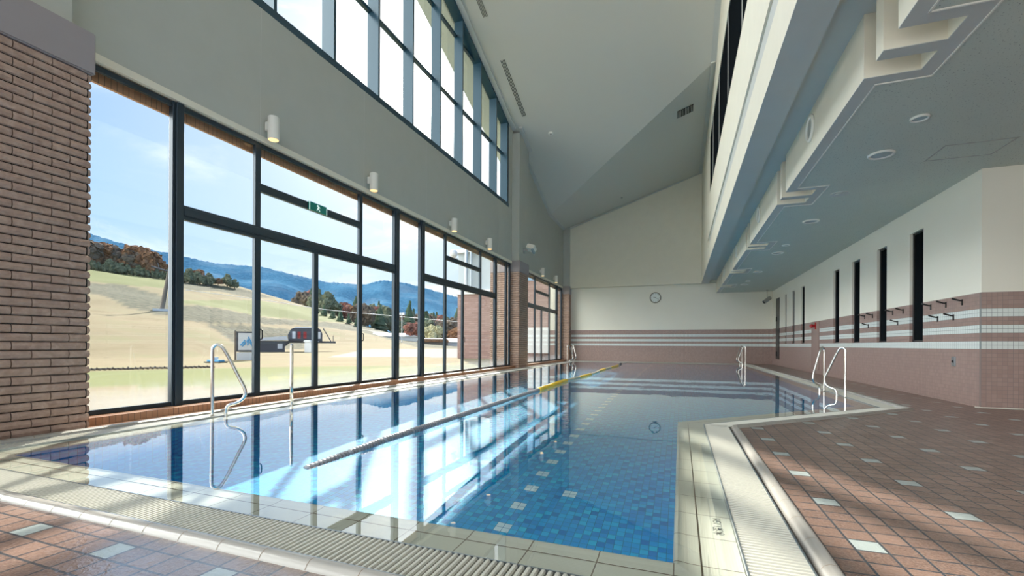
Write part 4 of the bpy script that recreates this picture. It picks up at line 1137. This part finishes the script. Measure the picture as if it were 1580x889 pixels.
c = place(480, 58); t = tag(obj('control_booth', NB(), M_PANW), 'small pale booth under the lift station', 'booth'); bm = NB(); box(bm, -.5, .5, -.5, .5, -.6, 1.2); prism(bm, [(-.6, 1.2), (.6, 1.2), (.4, 1.4), (-.4, 1.4)], -.6, .6, 'y'); bm.to_mesh(t.data); bm.free(); t.location = c
# lift pylon up the slope
c = place(248, 88); t = empty('lift_pylon', 'leaning steel lift pylon standing alone on the slope', 'pylon', c, -AZ(248))
bm = NB(); tube(bm, [(0, 0, -.5), (1.0, 0, 6.2)], [.34, .24], 12); obj('mast', bm, M_WOODK, t)
bm = NB(); tube(bm, [(-1.2, 0, 6.7), (1.0, 0, 6.1), (2.2, 0, 6.3)], .12, 8); tube(bm, [(-.2, 0, 6.4), (-.4, 0, 7.3)], .06, 6); tube(bm, [(1.8, 0, 6.3), (2.0, 0, 7.1)], .06, 6); obj('crossarm', bm, M_DKMET, t)
bm = NB(); box(bm, -1.0, 1.0, -.7, .7, -.6, .25); obj('footing', bm, M_PANW, t)
# sign board
c = place(382, 34); t = empty('slope_sign_board', 'white sign board with blue mark on two posts by the lawn', 'sign', c, -AZ(382))
bm = NB(); box(bm, -.72, -.62, -.06, .06, -.4, 1.9); box(bm, .62, .72, -.06, .06, -.4, 1.9); obj('post', bm, M_WOODK, t)
bm = NB(); box(bm, -.62, .62, -.04, .04, .55, 1.85); obj('board', bm, M_DKMET, t)
bm = NB(); box(bm, -.52, .52, -.06, -.04, .65, 1.75); obj('face', bm, M_PANW, t)
M_BLUE = mat('sign_blue_ink', col=(.10, .38, .68), rough=.6)
bm = NB()
for p in ([(-.4, .95), (-.15, 1.3), (-.05, 1.15), (.05, 1.5), (.2, 1.15), (.4, .95)], [(-.3, .9), (-.1, 1.1)], [(.05, 1.35), (.0, .95)], [(.1, 1.2), (.3, .85)], [(-.15, 1.2), (-.25, .95)]):
    tube(bm, [(a_, -.065, b_) for a_, b_ in p], .045, 6)
obj('blue_mark', bm, M_BLUE, t)
bm = NB(); box(bm, -.6, .6, -.05, .05, -.4, .5); obj('base_panel', bm, M_PANW, t)
# small cart and nets
c = place(333, 30); t = empty('snow_sled', 'small blue and white sled left on the grass', 'sled', c); bm = NB(); box(bm, -.5, .5, -.2, .2, .05, .16); bmesh.ops.bevel(bm, geom=bm.edges[:], offset=.04, segments=2, affect='EDGES'); obj('body', bm, M_BLUE, t)
bm = NB(); box(bm, -.25, .05, -.12, .12, .16, .32); obj('seat', bm, M_PANW, t)
bm = NB(); box(bm, -.6, .6, -.24, -.19, 0, .06); box(bm, -.6, .6, .19, .24, 0, .06); obj('runner', bm, M_BLACK, t)
for px, l in ((166, 'folded dark barrier net on the lawn, nearer the pier'), (232, 'folded dark barrier net on the lawn beside the thick mullion'), (300, 'folded dark barrier net on the lawn right of the thick mullion')):
    c = place(px, 24); t = tag(obj('barrier_net', NB(), M_WOODK), l, 'net', 'folded nets on the lawn'); bm = NB()
    for k in range(9): tube(bm, [(-1.1 + .25 * k, -.15, .02), (-1.0 + .25 * k, 0, .12 + .03 * (k % 3)), (-.9 + .25 * k, .15, .02)], .04, 6)
    tube(bm, [(-1.2, 0, .06), (0, .03, .09), (1.2, 0, .06)], .06, 6); bm.to_mesh(t.data); bm.free(); t.location = c; t.rotation_euler = (0, 0, -AZ(px)); t.scale = (.62, .6, .6)
# distant roofs
for px, d, wd, l, m_ in ((612, 150, 7, 'long low white roof below the woods', M_PANW), (690, 130, 8, 'low white roof near the annex edge', M_PANW)):
    c = place(px, d); t = empty('distant_shed', l, 'shed', c, -AZ(px)); bm = NB(); box(bm, -wd, wd, -2, 2, -1, .9); obj('wall', bm, M_PANW, t)
    bm = NB(); prism(bm, [(-2.4, .9), (2.4, .9), (0, 2.0)], -wd - .3, wd + .3, 'x'); obj('roof', bm, M_PANW, t)
c = place(668, 125); t = empty('orange_hut', 'small hut with orange roof in the distance', 'hut', c, -AZ(668)); bm = NB(); box(bm, -4, 4, -1.5, 1.5, -1, .6); obj('wall', bm, M_WOODK, t); bm = NB(); prism(bm, [(-4.3, .6), (4.3, .6), (3.9, 1.5), (-3.9, 1.5)], -1.8, 1.8, 'y'); obj('roof', bm, ML['orange'], t)
c = place(620, 120); t = empty('floodlight_pole', 'thin twin headed floodlight pole in the distance', 'light pole', c); bm = NB(); tube(bm, [(0, 0, 0), (0, 0, 7.4)], .10, 8); obj('pole', bm, M_PANW, t); bm = NB(); box(bm, -.8, -.15, -.2, .2, 7.1, 7.7); box(bm, .15, .8, -.2, .2, 7.1, 7.7); obj('lamp_head', bm, M_PANW, t)
# overhead cable
pA, pB = place(120, 60), place(800, 60); bm = NB(); P_ = []
def atpx(px, py, d):
    a = AZ(px); D = d * math.cos(a + YAW); return Vector((math.sin(a) * d, math.cos(a) * d, H + (HORIZ - py) / FOC * D))
tube(bm, smoothcurve([atpx(285, 450, 45), atpx(420, 467, 45), atpx(500, 479, 45), atpx(600, 488, 45), atpx(705, 497, 45), atpx(780, 504, 45)], 6), .022, 5)
tag(obj('overhead_cable', bm, M_PANW), 'thin pale overhead cable sagging across the valley view', 'cable')
# annex wing
t = empty('annex_building', 'brick annex wing with pale upper storey outside the far window bay', 'building', (-11, 32, 0))
bm = NB(); box(bm, -5.5, 5.1, 0, 1.2, -.6, 4.75); obj('wall', bm, M_BRICKF, t)
bm = NB(); box(bm, -5.65, 5.1, -.12, 1.2, 4.75, 5.1); obj('string_course', bm, M_PANW, t)
bm = NB(); box(bm, -5.5, 5.1, 0.1, 1.2, 5.1, 8.0); obj('upper_wall', bm, mat('pale_blue_grey_render', col=(.50, .57, .62), rough=.7), t)
for x0 in (-2.6, -.2, 2.2):
    bm = NB(); box(bm, x0, x0 + 1.5, .04, .1, 5.5, 7.6); f_ = obj('window', bm, mat('annex_window_brown', col=(.26, .14, .11), rough=.6), t)
    bm = NB(); box(bm, x0 + .25, x0 + 1.5, .0, .04, 5.6, 7.5); obj('pane', bm, mat('annex_pane', col=(.25, .42, .62), rough=.1), f_)
bm = NB(); box(bm, -5.8, 5.1, -.3, 1.3, 8.0, 8.25); obj('roof', bm, M_PANW, t)
bm = NB(); tube(bm, [(-4.6, -.3, 5.1), (-4.6, -.3, 8.4)], .14, 10); tube(bm, [(-4.2, -.3, 5.1), (-4.2, -.3, 8.4)], .08, 10); obj('pipe', bm, M_STEELD, t)
bm = NB(); tube(bm, [(-5.5, -.1, 7.6), (-5.6, -.8, 7.6)], .05, 8); bmesh.ops.create_icosphere(bm, subdivisions=2, radius=.32, matrix=Matrix.Translation((-5.35, -1.0, 7.8))); obj('globe_lamp', bm, M_PANW, t)
bm = NB(); box(bm, -9.5, -6.2, 27.9, 28.1, .30, 1.95); box(bm, -9.5, -9.35, 27.9, 28.1, -.4, .3); t = tag(obj('screen_wall', bm, M_PANW), 'pale screen panel outside the far left window bay', 'screen')
bm = NB(); box(bm, -9.6, -6.0, 28.5, 29.0, -.4, 5.0); t = tag(obj('garden_wall', bm, M_BRICKF), 'brick wall outside the far left window bay', 'wall')
